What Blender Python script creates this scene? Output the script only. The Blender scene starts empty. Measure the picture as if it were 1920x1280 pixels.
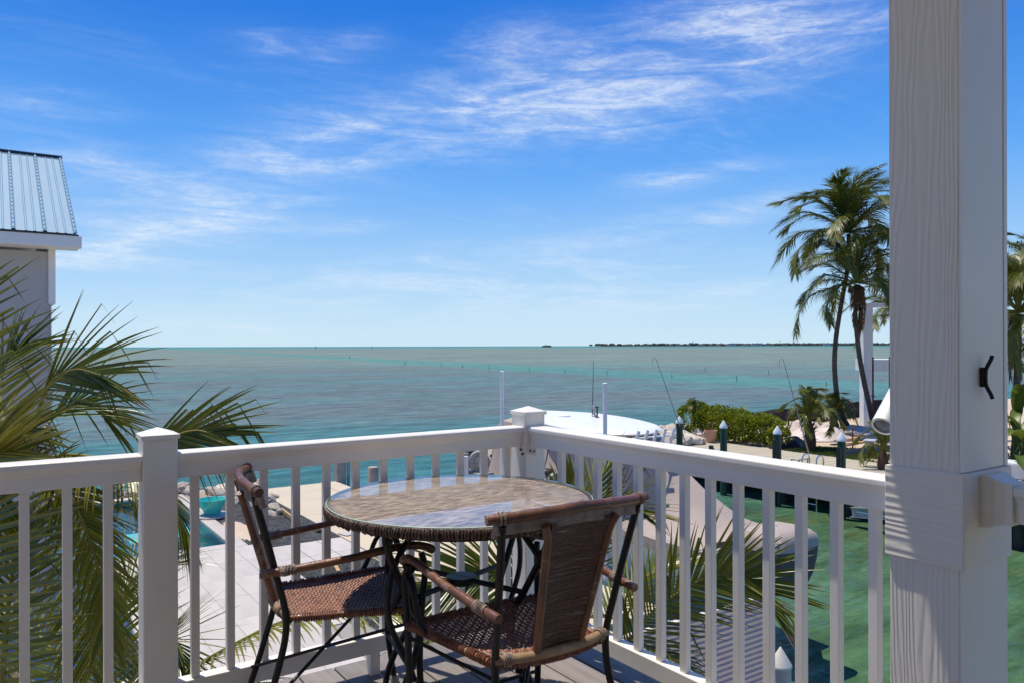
import bpy, math, random
from mathutils import Vector, Matrix, noise
R = math.radians
rng = random.Random(7)
SC = bpy.context.scene
COL = SC.collection

# ---------------------------------------------------------------- camera
EYE = 1.27                       # eye height over the balcony floor (floor is z = 0)
FPX = 1430.0                     # focal length in photo pixels (1920 wide)
RT = Vector((0.826, -0.5637, 0)).normalized()
FW = Vector((0.5637, 0.826, 0)).normalized()
UP = Vector((0, 0, 1))
cam_data = bpy.data.cameras.new('camera')
cam = bpy.data.objects.new('camera', cam_data)
COL.objects.link(cam)
cam_data.sensor_width = 36.0
cam_data.lens = 36.0 * FPX / 1920.0
cam_data.shift_y = 8.5 / 1920.0
cam_data.clip_start = 0.05
cam_data.clip_end = 60000
m = Matrix((RT, UP, -FW)).transposed().to_4x4()
m = Matrix.Translation((0, 0, EYE)) @ m @ Matrix.Rotation(R(-0.15), 4, 'Z')
cam.matrix_world = m
SC.camera = cam

# ---------------------------------------------------------------- sky and sun
SUN = Vector((-0.10, 0.26, 0.96)).normalized()
world = bpy.data.worlds.new('World')
SC.world = world
world.use_nodes = True


class NT:
    """tiny helper to write node trees"""
    def __init__(self, tree):
        self.t = tree
        tree.nodes.clear()

    def n(self, typ, ins=None, **props):
        nd = self.t.nodes.new(typ)
        for k, v in props.items():
            setattr(nd, k, v)
        for k, v in (ins or {}).items():
            s = nd.inputs[k]
            if isinstance(v, bpy.types.NodeSocket):
                self.t.links.new(v, s)
            elif isinstance(v, tuple) and len(v) == 3 and s.type == 'RGBA':
                s.default_value = (*v, 1)
            else:
                s.default_value = v
        return nd

    def m(self, op, a, b=0.0, c=0.0, clamp=False):
        nd = self.n('ShaderNodeMath', {0: a, 1: b, 2: c}, operation=op)
        nd.use_clamp = clamp
        return nd.outputs[0]

    def mix(self, f, a, b, blend='MIX'):
        nd = self.n('ShaderNodeMix', {}, data_type='RGBA', blend_type=blend)
        for idx, v in ((0, f), (6, a), (7, b)):
            s = nd.inputs[idx]
            if isinstance(v, bpy.types.NodeSocket):
                self.t.links.new(v, s)
            elif isinstance(v, tuple):
                s.default_value = (*v, 1)
            else:
                s.default_value = v
        return nd.outputs[2]

    def ss(self, v, lo, hi, a=0.0, b=1.0):
        return self.n('ShaderNodeMapRange', {0: v, 1: lo, 2: hi, 3: a, 4: b}, interpolation_type='SMOOTHSTEP').outputs[0]

    def noise(self, vec, scale, detail=4, rough=0.55, dist=0.0):
        ins = {'Scale': scale, 'Detail': detail, 'Roughness': rough, 'Distortion': dist}
        if vec is not None:
            ins['Vector'] = vec
        return self.n('ShaderNodeTexNoise', ins).outputs[0]

    def mapping(self, vec, scale=(1, 1, 1), rot=(0, 0, 0), loc=(0, 0, 0)):
        return self.n('ShaderNodeMapping', {0: vec, 1: loc, 2: rot, 3: scale}).outputs[0]


w = NT(world.node_tree)
sky = w.n('ShaderNodeTexSky', {}, sky_type='NISHITA', sun_disc=False)
sky.sun_elevation = math.asin(SUN.z)
sky.sun_rotation = math.atan2(SUN.x, SUN.y)
sky.altitude = 0
sky.air_density = 1.0
sky.dust_density = 0.3
sky.ozone_density = 2.0
tc = w.n('ShaderNodeTexCoord')
sp = w.n('ShaderNodeSeparateXYZ', {0: tc.outputs['Generated']})
dx, dy, dz = sp.outputs
# the heading and height of every sky direction, in degrees
az = w.m('MULTIPLY', w.m('ARCTAN2', dx, dy), 180 / math.pi)
el = w.m('MULTIPLY', w.m('ARCSINE', dz), 180 / math.pi)
# clear tropical air: deep blue overhead, pale blue at the sea line, the same all round
blue = w.mix(w.ss(el, -1.0, 5.5), (5.7, 7.6, 9.0), (3.9, 6.4, 9.0))
blue = w.mix(w.ss(el, 2.0, 15.0), blue, (0.98, 3.7, 9.0))
blue = w.mix(w.ss(el, 10.0, 26.0), blue, (0.03, 1.65, 7.0))
blue = w.mix(w.ss(el, 27.0, 70.0), blue, (0.10, 0.75, 3.2))
air = w.mix(0.9, sky.outputs[0], blue)
# high thin cloud: streaks laid on a flat layer far above
den = w.m('MAXIMUM', w.m('ADD', dz, 0.12), 0.05)
lay = w.n('ShaderNodeCombineXYZ', {0: w.m('DIVIDE', dx, den), 1: w.m('DIVIDE', dy, den), 2: 0.0}).outputs[0]
lay1 = w.mapping(lay, (1.0, 4.2, 1), (0, 0, R(38)))
big = w.noise(w.mapping(lay, (0.8, 1.5, 1), (0, 0, R(30)), (3.1, 1.2, 0)), 1.1, 3, 0.5)
fine = w.noise(lay1, 3.2, 9, 0.66, 0.7)
wisp = w.m('MULTIPLY', w.ss(big, 0.42, 0.72), w.ss(fine, 0.42, 0.8))


def bank(a0, e0, la, le, tilt):
    """a soft bank of cloud round one heading and height"""
    c, s = math.cos(R(tilt)), math.sin(R(tilt))
    da = w.m('SUBTRACT', az, a0)
    de = w.m('SUBTRACT', el, e0)
    u = w.m('ADD', w.m('MULTIPLY', da, c / la), w.m('MULTIPLY', de, s / la))
    v = w.m('ADD', w.m('MULTIPLY', da, -s / le), w.m('MULTIPLY', de, c / le))
    r2 = w.m('ADD', w.m('MULTIPLY', u, u), w.m('MULTIPLY', v, v))
    return w.m('POWER', math.e, w.m('MULTIPLY', r2, -1.0))


HEAD = math.degrees(math.atan2(FW.x, FW.y))


def sky_at(px, py):
    a = math.degrees(math.atan2(px - 960, FPX))
    e = math.degrees(math.atan2(648 - py, math.hypot(FPX, px - 960)))
    return HEAD + a, e


banks = None
for px, py, la, le, tilt, k in ((880, 215, 13.0, 2.6, 13, 1.0), (1130, 200, 7, 2.4, 6, 0.8), (1450, 55, 9, 3.0, 8, 1.35),
                                (560, 280, 5, 1.8, 16, 0.75), (420, 410, 6, 2.0, 12, 0.5), (180, 465, 6, 1.6, 6, 0.5), (330, 600, 7, 0.9, -4, 0.8), (160, 455, 7, 1.6, 10, 0.5), (700, 520, 12, 1.6, 6, 0.45), (240, 330, 6, 1.4, -10, 0.4), (1220, 560, 10, 1.2, 4, 0.45), (1150, 440, 9, 1.2, 10, 0.35), (460, 605, 2.2, 0.45, -6, 0.8), (430, 410, 5, 1.0, 12, 0.5), (250, 360, 6, 1.2, 8, 0.35), (130, 290, 5, 1.2, -6, 0.35), (520, 85, 3, 1.0, 0, 0.45), (640, 92, 3, 1.0, 14, 0.45),
                                (1290, 333, 5, 0.8, 5, 0.7), (1380, 405, 6, 1.0, 16, 0.55), (1000, 540, 16, 2.5, 3, 0.5),
                                (90, 190, 4, 0.8, 0, 0.5), (960, 90, 4, 1.8, 8, 0.45), (640, 425, 3, 0.5, 4, 0.4)):
    a0, e0 = sky_at(px, py)
    b = w.m('MULTIPLY', bank(a0, e0, la, le, tilt), k)
    banks = b if banks is None else w.m('ADD', banks, b)
ang = w.n('ShaderNodeCombineXYZ', {0: az, 1: el, 2: 0.0}).outputs[0]
str1 = w.noise(w.mapping(ang, (0.10, 0.62, 1), (0, 0, R(-12))), 1.0, 8, 0.62, 0.9)
str2 = w.noise(w.mapping(ang, (0.35, 1.5, 1), (0, 0, R(24))), 1.0, 7, 0.7, 0.6)
str3 = w.noise(w.mapping(ang, (0.9, 2.6, 1), (0, 0, R(34))), 1.0, 8, 0.72, 0.8)
tex = w.m('MULTIPLY', w.ss(str1, 0.33, 0.74), w.ss(str2, 0.25, 0.75, 0.35, 1.0))
cl = w.m('ADD', w.m('MULTIPLY', wisp, 0.16), w.m('MULTIPLY', banks, w.m('ADD', w.m('MULTIPLY', tex, 1.0), 0.09)))
cl = w.m('MULTIPLY', cl, w.ss(str3, 0.2, 0.7, 0.45, 1.0))
cl = w.m('MINIMUM', cl, 0.62)
cl = w.m('MULTIPLY', cl, w.ss(el, -0.5, 3.0))
cloud = w.mix(cl, air, (8.0, 8.6, 9.3))
bg = w.n('ShaderNodeBackground', {'Color': cloud, 'Strength': 0.10})
w.n('ShaderNodeOutputWorld', {0: bg.outputs[0]})

sun_l = bpy.data.lights.new('sun', 'SUN')
sun_l.energy = 4.5
sun_l.angle = R(0.53)
sun_l.color = (1.0, 0.925, 0.79)
sun_o = bpy.data.objects.new('sun', sun_l)
COL.objects.link(sun_o)
sun_o.rotation_euler = SUN.to_track_quat('Z', 'Y').to_euler()
sun_o.location = (0, 0, 30)

vs = SC.view_settings
vs.view_transform = 'Standard'
vs.look = 'None'
vs.gamma = 1.0
vs.use_curve_mapping = False
vs.exposure = 0.12

# ---------------------------------------------------------------- places
GZ = -3.33                       # patio and dock level
WZ = -4.53                       # water level


def at_z(px, py, z):
    d = FPX * (EYE - z) / (py - 648.0)
    p = RT * ((px - 960) / FPX * d) + FW * d
    return Vector((p.x, p.y, z))


def at_d(px, py, d):
    return RT * ((px - 960) / FPX * d) + FW * d + Vector((0, 0, EYE + (648.0 - py) / FPX * d))


# ---------------------------------------------------------------- mesh helper
class MB:
    def __init__(self):
        self.v, self.f, self.c = [], [], []

    def add(self, vs_, fs, col=None):
        o = len(self.v)
        self.v += [tuple(p) for p in vs_]
        self.f += [tuple(i + o for i in q) for q in fs]
        if col is not None:
            self.c += col if isinstance(col, list) else [col] * len(vs_)

    BOXF = ((0, 3, 2, 1), (4, 5, 6, 7), (0, 1, 5, 4), (1, 2, 6, 5), (2, 3, 7, 6), (3, 0, 4, 7))

    def box(self, x0, x1, y0, y1, z0, z1, M=None):
        p = [Vector(q) for q in ((x0, y0, z0), (x1, y0, z0), (x1, y1, z0), (x0, y1, z0), (x0, y0, z1), (x1, y0, z1), (x1, y1, z1), (x0, y1, z1))]
        if M is not None:
            p = [M @ q for q in p]
        self.add(p, self.BOXF)
        return self

    def beam(self, a, b, w_, h_, up=UP):
        a, b = Vector(a), Vector(b)
        t = (b - a).normalized()
        s = t.cross(up)
        s = s.normalized() if s.length > 1e-4 else Vector((1, 0, 0))
        u = s.cross(t)
        p = []
        for q in (a, b):
            for i, j in ((-1, -1), (1, -1), (1, 1), (-1, 1)):
                p.append(q + s * (i * w_ / 2) + u * (j * h_ / 2))
        self.add(p, ((0, 3, 2, 1), (4, 5, 6, 7), (0, 1, 5, 4), (1, 2, 6, 5), (2, 3, 7, 6), (3, 0, 4, 7)))
        return self

    def tube(self, pts, r, n=8, cap=True, col=None):
        pts = [Vector(p) for p in pts]
        k = len(pts)
        rs = r if isinstance(r, (list, tuple)) else [r] * k
        ref = None
        vs_ = []
        for i, p in enumerate(pts):
            t = (pts[min(i + 1, k - 1)] - pts[max(i - 1, 0)]).normalized()
            if ref is None:
                ref = t.orthogonal().normalized()
            ref = (ref - t * ref.dot(t))
            ref = ref.normalized() if ref.length > 1e-6 else t.orthogonal().normalized()
            b = t.cross(ref)
            for j in range(n):
                a = 2 * math.pi * j / n
                vs_.append(p + (ref * math.cos(a) + b * math.sin(a)) * rs[i])
        fs = []
        for i in range(k - 1):
            for j in range(n):
                j2 = (j + 1) % n
                fs.append((i * n + j, i * n + j2, (i + 1) * n + j2, (i + 1) * n + j))
        if cap:
            fs.append(tuple(reversed(range(n))))
            fs.append(tuple((k - 1) * n + j for j in range(n)))
        self.add(vs_, fs, col)
        return self

    def lathe(self, prof, n=24, c=(0, 0, 0), cap=True):
        vs_, fs = [], []
        for r, z in prof:
            for j in range(n):
                a = 2 * math.pi * j / n
                vs_.append((c[0] + r * math.cos(a), c[1] + r * math.sin(a), c[2] + z))
        k = len(prof)
        for i in range(k - 1):
            for j in range(n):
                j2 = (j + 1) % n
                fs.append((i * n + j, i * n + j2, (i + 1) * n + j2, (i + 1) * n + j))
        if cap:
            fs.append(tuple(reversed(range(n))))
            fs.append(tuple((k - 1) * n + j for j in range(n)))
        self.add(vs_, fs)
        return self

    def prism(self, poly, z0, z1):
        n = len(poly)
        p = [(x, y, z0) for x, y in poly] + [(x, y, z1) for x, y in poly]
        fs = [tuple(reversed(range(n))), tuple(range(n, 2 * n))]
        fs += [(i, (i + 1) % n, n + (i + 1) % n, n + i) for i in range(n)]
        self.add(p, fs)
        return self

    def sweep(self, prof, a, b, side):
        """extrude a profile (offset, height) from a to b"""
        a, b, side = Vector(a), Vector(b), Vector(side)
        n = len(prof)
        p = [q + side * o + UP * h for q in (a, b) for o, h in prof]
        fs = [(i, (i + 1) % n, n + (i + 1) % n, n + i) for i in range(n)]
        fs += [tuple(reversed(range(n))), tuple(range(n, 2 * n))]
        self.add(p, fs)
        return self

    def loft(self, rows, closed=False):
        n = len(rows[0])
        p = [q for r in rows for q in r]
        fs = []
        for i in range(len(rows) - 1):
            for j in range(n if closed else n - 1):
                j2 = (j + 1) % n
                fs.append((i * n + j, i * n + j2, (i + 1) * n + j2, (i + 1) * n + j))
        self.add(p, fs)
        return self

    def mesh(self, name, smooth=False, fix=True):
        me = bpy.data.meshes.new(name)
        me.from_pydata(self.v, [], self.f)
        if self.c and len(self.c) == len(self.v):
            at = me.color_attributes.new('tint', 'FLOAT_COLOR', 'POINT')
            flat = []
            for q in self.c:
                flat += [q[0], q[1], q[2], 1.0]
            at.data.foreach_set('color', flat)
        if smooth:
            me.polygons.foreach_set('use_smooth', [True] * len(me.polygons))
        me.update()
        return me

    def build(self, name, mat, parent=None, smooth=False, bevel=0, **tags):
        me = self.mesh(name, smooth)
        me.materials.append(mat)
        if smooth:
            try:
                me.set_sharp_from_angle(angle=R(42))
            except Exception:
                pass
        return link(name, me, parent, bevel, **tags)


def link(name, me, parent=None, bevel=0, **tags):
    o = bpy.data.objects.new(name, me)
    COL.objects.link(o)
    if parent is not None:
        o.parent = parent
    if bevel:
        b = o.modifiers.new('bevel', 'BEVEL')
        b.width = bevel
        b.segments = 2
        b.limit_method = 'ANGLE'
        b.angle_limit = R(40)
    tag(o, **tags)
    return o


def tag(o, label=None, cat=None, group=None, kind=None):
    if label:
        o['label'] = label
    if cat:
        o['category'] = cat
    if group:
        o['group'] = group
    if kind:
        o['kind'] = kind
    return o


def thing(name, label=None, cat=None, loc=(0, 0, 0), rz=0.0, group=None, kind=None):
    o = bpy.data.objects.new(name, None)
    o.empty_display_size = 0.2
    COL.objects.link(o)
    o.location = loc
    o.rotation_euler = (0, 0, rz)
    return tag(o, label, cat, group, kind)


def copy_tree(o, parent=None):
    c = o.copy()
    COL.objects.link(c)
    if parent is not None:
        c.parent = parent
    for ch in list(o.children):
        copy_tree(ch, c)
    return c


def spline(pts, n):
    P = [Vector(p) for p in pts]
    P = [P[0] * 2 - P[1]] + P + [P[-1] * 2 - P[-2]]
    segs = len(P) - 3
    out = []
    for i in range(n + 1):
        u = i / n * segs
        k = min(int(u), segs - 1)
        t = u - k
        a, b, c, d = P[k:k + 4]
        out.append(0.5 * ((2 * b) + (c - a) * t + (2 * a - 5 * b + 4 * c - d) * t * t + (3 * b - a - 3 * c + d) * t ** 3))
    return out


# ---------------------------------------------------------------- materials
def material(name, c1, c2=None, scale=6.0, rough=0.5, bump=0.0, bscale=30.0, metal=0.0, spec=0.5, stretch=(1, 1, 1), lo=0.35, hi=0.7,
             vary=0.0, c3=None, s3=2.0, lo3=0.55, hi3=0.7, bdist=0.01, coat=0.0):
    mt = bpy.data.materials.new(name)
    mt.use_nodes = True
    t = NT(mt.node_tree)
    tc_ = t.n('ShaderNodeTexCoord')
    vec = t.mapping(tc_.outputs['Object'], stretch)
    col = c1
    if c2 is not None:
        col = t.mix(t.ss(t.noise(vec, scale, 6, 0.6), lo, hi), c1, c2)
    if c3 is not None:
        col = t.mix(t.ss(t.noise(vec, s3, 8, 0.7, 0.4), lo3, hi3), col, c3)
    if vary:
        oi = t.n('ShaderNodeObjectInfo')
        v = t.n('ShaderNodeMapRange', {0: oi.outputs['Random'], 3: 1 - vary, 4: 1 + vary}).outputs[0]
        col = t.n('ShaderNodeHueSaturation', {'Color': col, 'Value': v, 'Hue': 0.5, 'Saturation': 1.0}).outputs[0]
    ins = {'Base Color': col, 'Roughness': rough, 'Metallic': metal, 'Specular IOR Level': spec, 'Coat Weight': coat}
    if bump:
        h = t.noise(vec, bscale, 6, 0.65)
        ins['Normal'] = t.n('ShaderNodeBump', {'Strength': bump, 'Distance': bdist, 'Height': h}).outputs[0]
    p = t.n('ShaderNodeBsdfPrincipled', ins)
    t.n('ShaderNodeOutputMaterial', {0: p.outputs[0]})
    return mt


M = {}
M['white'] = material('white_vinyl', (0.82, 0.785, 0.735), (0.77, 0.74, 0.69), 3.0, 0.35, 0.05, 40, c3=(0.62, 0.60, 0.55), s3=9, lo3=0.68, hi3=0.85, spec=0.4)
M['white_smooth'] = material('white_gelcoat', (0.82, 0.82, 0.81), (0.76, 0.76, 0.75), 2.0, 0.3, spec=0.5)
M['stucco'] = material('pale_stucco', (0.44, 0.42, 0.41), (0.41, 0.39, 0.38), 4.0, 0.85, 0.25, 90)
M['cream_wall'] = material('cream_bounce_wall', (0.70, 0.61, 0.48), (0.65, 0.57, 0.45), 3.0, 0.8)  # for the unseen wall only; cream picked to throw back warm light
M['white_rough'] = material('white_render', (0.78, 0.78, 0.76), (0.68, 0.68, 0.66), 2.0, 0.8, 0.1, 40)
M['deck'] = material('composite_deck', (0.235, 0.205, 0.188), (0.175, 0.152, 0.14), 5.0, 0.6, 0.25, 60, stretch=(6, 0.6, 6), vary=0.14, c3=(0.30, 0.265, 0.24), s3=1.5)
M['black_metal'] = material('black_iron', (0.006, 0.0055, 0.006), (0.014, 0.012, 0.011), 30, 0.42, 0.2, 90, spec=0.35, c3=(0.05, 0.028, 0.016), s3=12, lo3=0.72, hi3=0.84)
M['rattan'] = material('weathered_rattan', (0.19, 0.075, 0.035), (0.075, 0.032, 0.018), 10, 0.36, 0.35, 40, c3=(0.34, 0.27, 0.22), s3=7, lo3=0.54, hi3=0.66, spec=0.5, coat=0.2)
M['rattan_pale'] = material('pale_cane', (0.36, 0.24, 0.13), (0.22, 0.13, 0.07), 12, 0.4, 0.3, 40, c3=(0.42, 0.37, 0.32), s3=9)
M['wrap'] = material('cane_binding', (0.30, 0.24, 0.20), (0.16, 0.11, 0.085), 30, 0.5, 0.3, 90)
M['weave'] = material('woven_strip', (0.27, 0.11, 0.060), (0.13, 0.05, 0.028), 40, 0.42, 0.2, 150, c3=(0.42, 0.30, 0.23), s3=60, lo3=0.62, hi3=0.78, spec=0.5)
M['splat'] = material('cane_panel', (0.13, 0.055, 0.029), (0.065, 0.029, 0.017), 30, 0.42, 0.3, 60, stretch=(0.7, 9, 14), c3=(0.30, 0.22, 0.17), s3=6, lo3=0.54, hi3=0.70)
M['rim_strand'] = material('rim_wicker', (0.13, 0.075, 0.048), (0.05, 0.03, 0.022), 50, 0.5, 0.3, 120, c3=(0.38, 0.31, 0.26), s3=45, lo3=0.55, hi3=0.7)
M['concrete'] = material('pale_concrete', (0.56, 0.48, 0.36), (0.50, 0.44, 0.345), 0.9, 0.85, 0.15, 20, c3=(0.42, 0.37, 0.30), s3=2.2, lo3=0.62, hi3=0.8)
M['concrete_grey'] = material('grey_concrete', (0.42, 0.38, 0.33), (0.30, 0.27, 0.235), 2.0, 0.85, 0.3, 20, c3=(0.36, 0.20, 0.06), s3=1.6, lo3=0.58, hi3=0.7)
M['tile'] = material('porcelain_tile', (0.56, 0.51, 0.46), (0.50, 0.455, 0.41), 1.6, 0.45, 0.0, stretch=(3, 0.5, 1), vary=0.05, spec=0.3)
M['grout'] = material('grout', (0.30, 0.28, 0.26), rough=0.9)
M['pool_tile'] = material('pool_plaster', (0.26, 0.62, 0.66), (0.22, 0.57, 0.62), 1.2, 0.5)
M['pool_band'] = material('pool_waterline_tile', (0.03, 0.12, 0.16), (0.05, 0.18, 0.22), 14, 0.3)
M['gravel'] = material('dark_gravel', (0.055, 0.058, 0.064), (0.12, 0.125, 0.13), 3, 0.8, 0.2, 90, vary=0.0)
M['gravel_bed'] = material('gravel_bed', (0.035, 0.036, 0.04), (0.06, 0.06, 0.065), 20, 0.9)
M['soil'] = material('sandy_ground', (0.40, 0.32, 0.22), (0.30, 0.24, 0.165), 0.8, 0.95, 0.5, 6, c3=(0.48, 0.42, 0.34), s3=0.5)
M['sand'] = material('building_sand', (0.56, 0.45, 0.33), (0.47, 0.36, 0.25), 0.5, 0.95, 0.5, 5, c3=(0.60, 0.54, 0.47), s3=0.35)
M['rock'] = material('limestone', (0.74, 0.66, 0.56), (0.50, 0.38, 0.27), 2.6, 0.95, 1.0, 7, c3=(0.72, 0.68, 0.63), s3=1.4, lo3=0.5, hi3=0.62, vary=0.16, bdist=0.08)
M['plank'] = material('pale_dock_plank', (0.47, 0.42, 0.32), (0.40, 0.355, 0.27), 3, 0.85, 0.2, 20, stretch=(0.4, 5, 1), vary=0.08)
M['timber'] = material('raw_timber', (0.52, 0.35, 0.16), (0.42, 0.27, 0.12), 4, 0.8, stretch=(1, 6, 6))
M['dark_wood'] = material('wet_timber', (0.06, 0.05, 0.04), (0.03, 0.028, 0.024), 3, 0.9, 0.3, 15)
M['green_pile'] = material('green_pile_wrap', (0.016, 0.05, 0.035), (0.022, 0.065, 0.045), 4, 0.35, 0.1, 20, spec=0.4)
M['black_plastic'] = material('black_plastic', (0.01, 0.01, 0.012), (0.02, 0.02, 0.022), 4, 0.4, 0.3, 8)
M['silt'] = material('silt_fabric', (0.026, 0.018, 0.016), (0.04, 0.028, 0.024), 1.5, 0.9, 0.4, 4)
M['tarp'] = material('pale_tarp', (0.66, 0.57, 0.52), (0.52, 0.42, 0.35), 0.8, 0.7, 0.8, 3, c3=(0.74, 0.70, 0.68), s3=0.7, bdist=0.05)
M['pot'] = material('terracotta', (0.52, 0.30, 0.19), (0.44, 0.25, 0.15), 3, 0.8)
M['cover'] = material('boat_canvas', (0.41, 0.335, 0.295), (0.37, 0.305, 0.27), 1.0, 0.85, 0.35, 2.2, bdist=0.06)
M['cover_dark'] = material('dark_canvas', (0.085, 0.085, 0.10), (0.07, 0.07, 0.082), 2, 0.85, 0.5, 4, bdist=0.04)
M['steel'] = material('galvanised_steel', (0.38, 0.40, 0.42), (0.28, 0.30, 0.32), 8, 0.45, 0.1, 30, metal=0.6)
M['chrome'] = material('chrome', (0.7, 0.71, 0.72), rough=0.2, metal=1.0)
M['rust'] = material('rusty_iron', (0.16, 0.055, 0.025), (0.08, 0.03, 0.018), 5, 0.85, 0.4, 20)
M['corroded'] = material('corroded_aluminium', (0.36, 0.36, 0.36), (0.24, 0.235, 0.22), 10, 0.55, 0.3, 30, metal=0.4, c3=(0.42, 0.30, 0.06), s3=9, lo3=0.6, hi3=0.68)
M['roof'] = material('pale_blue_metal_roof', (0.20, 0.35, 0.46), (0.18, 0.32, 0.43), 1.2, 0.5, spec=0.3, stretch=(3, 0.4, 1))
M['dark_edge'] = material('dark_rubber', (0.03, 0.03, 0.035), rough=0.6)
M['orange'] = material('orange_plastic', (0.8, 0.12, 0.02), rough=0.5)
M['yellow'] = material('yellow_strap', (0.65, 0.42, 0.03), rough=0.6)
M['pile_pink'] = material('pinkish_pile', (0.78, 0.55, 0.46), (0.70, 0.48, 0.40), 3, 0.7, 0.15, 20)
M['cone'] = material('cream_cap', (0.78, 0.72, 0.60), (0.72, 0.66, 0.54), 3, 0.45)
M['slat'] = material('slat_white', (0.70, 0.60, 0.55), (0.64, 0.54, 0.50), 5, 0.5)
M['bowl'] = material('turquoise_glaze', (0.06, 0.56, 0.50), (0.09, 0.62, 0.56), 4, 0.25, spec=0.5)
M['trunk'] = material('palm_trunk', (0.13, 0.10, 0.08), (0.065, 0.05, 0.042), 5, 0.9, 0.9, 14, stretch=(1, 1, 5), c3=(0.20, 0.165, 0.14), s3=2.5, bdist=0.03)
M['dead'] = material('dead_frond', (0.13, 0.065, 0.03), (0.07, 0.035, 0.018), 4, 0.9)
M['wood_dry'] = material('dry_stick', (0.22, 0.13, 0.08), rough=0.9)
M['far_green'] = material('far_trees', (0.045, 0.06, 0.05), (0.07, 0.085, 0.07), 0.02, 1.0)
M['far_white'] = material('far_walls', (0.55, 0.55, 0.54), rough=0.9)


def grain_material(name, base, axis):
    """white fibre-cement board with an embossed wood grain; axis 'v' or 'h' says how the grain runs"""
    mt = bpy.data.materials.new(name)
    mt.use_nodes = True
    t = NT(mt.node_tree)
    tc_ = t.n('ShaderNodeTexCoord')
    st = (1, 1, 0.13) if axis == 'v' else (0.13, 0.13, 1)
    vec = t.mapping(tc_.outputs['Object'], st)
    warp = t.noise(t.mapping(vec, (1, 1, 1)), 6.5, 3, 0.5)
    sep = t.n('ShaderNodeSeparateXYZ', {0: vec})
    base_c = t.m('ADD', sep.outputs[1], sep.outputs[0]) if axis == 'v' else sep.outputs[2]
    ph = t.m('ADD', t.m('MULTIPLY', base_c, 420.0 if axis == 'v' else 330.0), t.m('MULTIPLY', warp, 75.0 if axis == 'v' else 45))
    ring = t.m('SINE', ph)
    ring = t.m('ADD', ring, t.m('MULTIPLY', t.noise(vec, 90, 3), 1.2))
    bmp = t.n('ShaderNodeBump', {'Strength': 0.33, 'Distance': 0.002, 'Height': ring})
    p = t.n('ShaderNodeBsdfPrincipled', {'Base Color': base, 'Roughness': 0.55, 'Specular IOR Level': 0.35, 'Normal': bmp.outputs[0]})
    t.n('ShaderNodeOutputMaterial', {0: p.outputs[0]})
    return mt


M['grain_v'] = grain_material('grained_board', (0.77, 0.72, 0.655), 'v')
M['grain_h'] = grain_material('grained_band', (0.77, 0.72, 0.655), 'h')


def leaf_material(name, dark, mid, tip, transl=0.28, rough=0.42):
    """tint.r = how yellow the leaflet is, tint.g = distance along it, tint.b = 1 on its midrib"""
    mt = bpy.data.materials.new(name)
    mt.use_nodes = True
    t = NT(mt.node_tree)
    at = t.n('ShaderNodeAttribute', {}, attribute_name='tint')
    s = t.n('ShaderNodeSeparateColor', {0: at.outputs['Color']})
    tc_ = t.n('ShaderNodeTexCoord')
    col = t.mix(s.outputs[0], dark, mid)
    col = t.mix(t.m('MULTIPLY', s.outputs[2], 0.35), col, mid)
    tipf = t.m('MULTIPLY', t.ss(s.outputs[1], 0.72, 1.0), t.ss(t.noise(tc_.outputs['Object'], 6, 2), 0.3, 0.6))
    col = t.mix(tipf, col, tip)
    p = t.n('ShaderNodeBsdfPrincipled', {'Base Color': col, 'Roughness': rough, 'Specular IOR Level': 0.5})
    tr = t.n('ShaderNodeBsdfTranslucent', {'Color': t.mix(0.5, col, (0.20, 0.22, 0.02))})
    mx = t.n('ShaderNodeMixShader', {0: transl, 1: p.outputs[0], 2: tr.outputs[0]})
    t.n('ShaderNodeOutputMaterial', {0: mx.outputs[0]})
    return mt


M['frond'] = leaf_material('palm_leaf', (0.026, 0.072, 0.006), (0.27, 0.25, 0.016), (0.28, 0.16, 0.06), 0.2, 0.3)
M['frond_far'] = leaf_material('coconut_leaf', (0.050, 0.095, 0.012), (0.23, 0.21, 0.024), (0.25, 0.16, 0.07), 0.3)
M['hedge'] = leaf_material('hedge_leaf', (0.10, 0.17, 0.010), (0.40, 0.39, 0.015), (0.22, 0.2, 0.02), 0.25)
M['broad'] = leaf_material('broad_leaf', (0.035, 0.085, 0.015), (0.16, 0.2, 0.03), (0.2, 0.18, 0.05), 0.3)
M['grass'] = leaf_material('grass_blade', (0.035, 0.085, 0.012), (0.11, 0.14, 0.02), (0.15, 0.14, 0.03), 0.3, 0.6)
M['rachis'] = material('leaf_stalk', (0.26, 0.22, 0.035), (0.16, 0.16, 0.03), 3, 0.5)


def glass_material(name, tint, ior):
    mt = bpy.data.materials.new(name)
    mt.use_nodes = True
    t = NT(mt.node_tree)
    fr = t.n('ShaderNodeFresnel', {'IOR': ior})
    geo = t.n('ShaderNodeNewGeometry')
    fac = t.m('MULTIPLY', fr.outputs[0], t.m('SUBTRACT', 1.0, geo.outputs['Backfacing']))
    a = t.n('ShaderNodeBsdfTransparent', {'Color': tint})
    b = t.n('ShaderNodeBsdfGlossy', {'Color': (1, 1, 1), 'Roughness': 0.015})
    mx = t.n('ShaderNodeMixShader', {0: fac, 1: a.outputs[0], 2: b.outputs[0]})
    t.n('ShaderNodeOutputMaterial', {0: mx.outputs[0]})
    return mt


M['glass'] = glass_material('table_glass', (0.97, 0.985, 0.975), 1.58)
M['glass_edge'] = material('glass_edge', (0.42, 0.55, 0.47), rough=0.15, spec=0.6)


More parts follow.
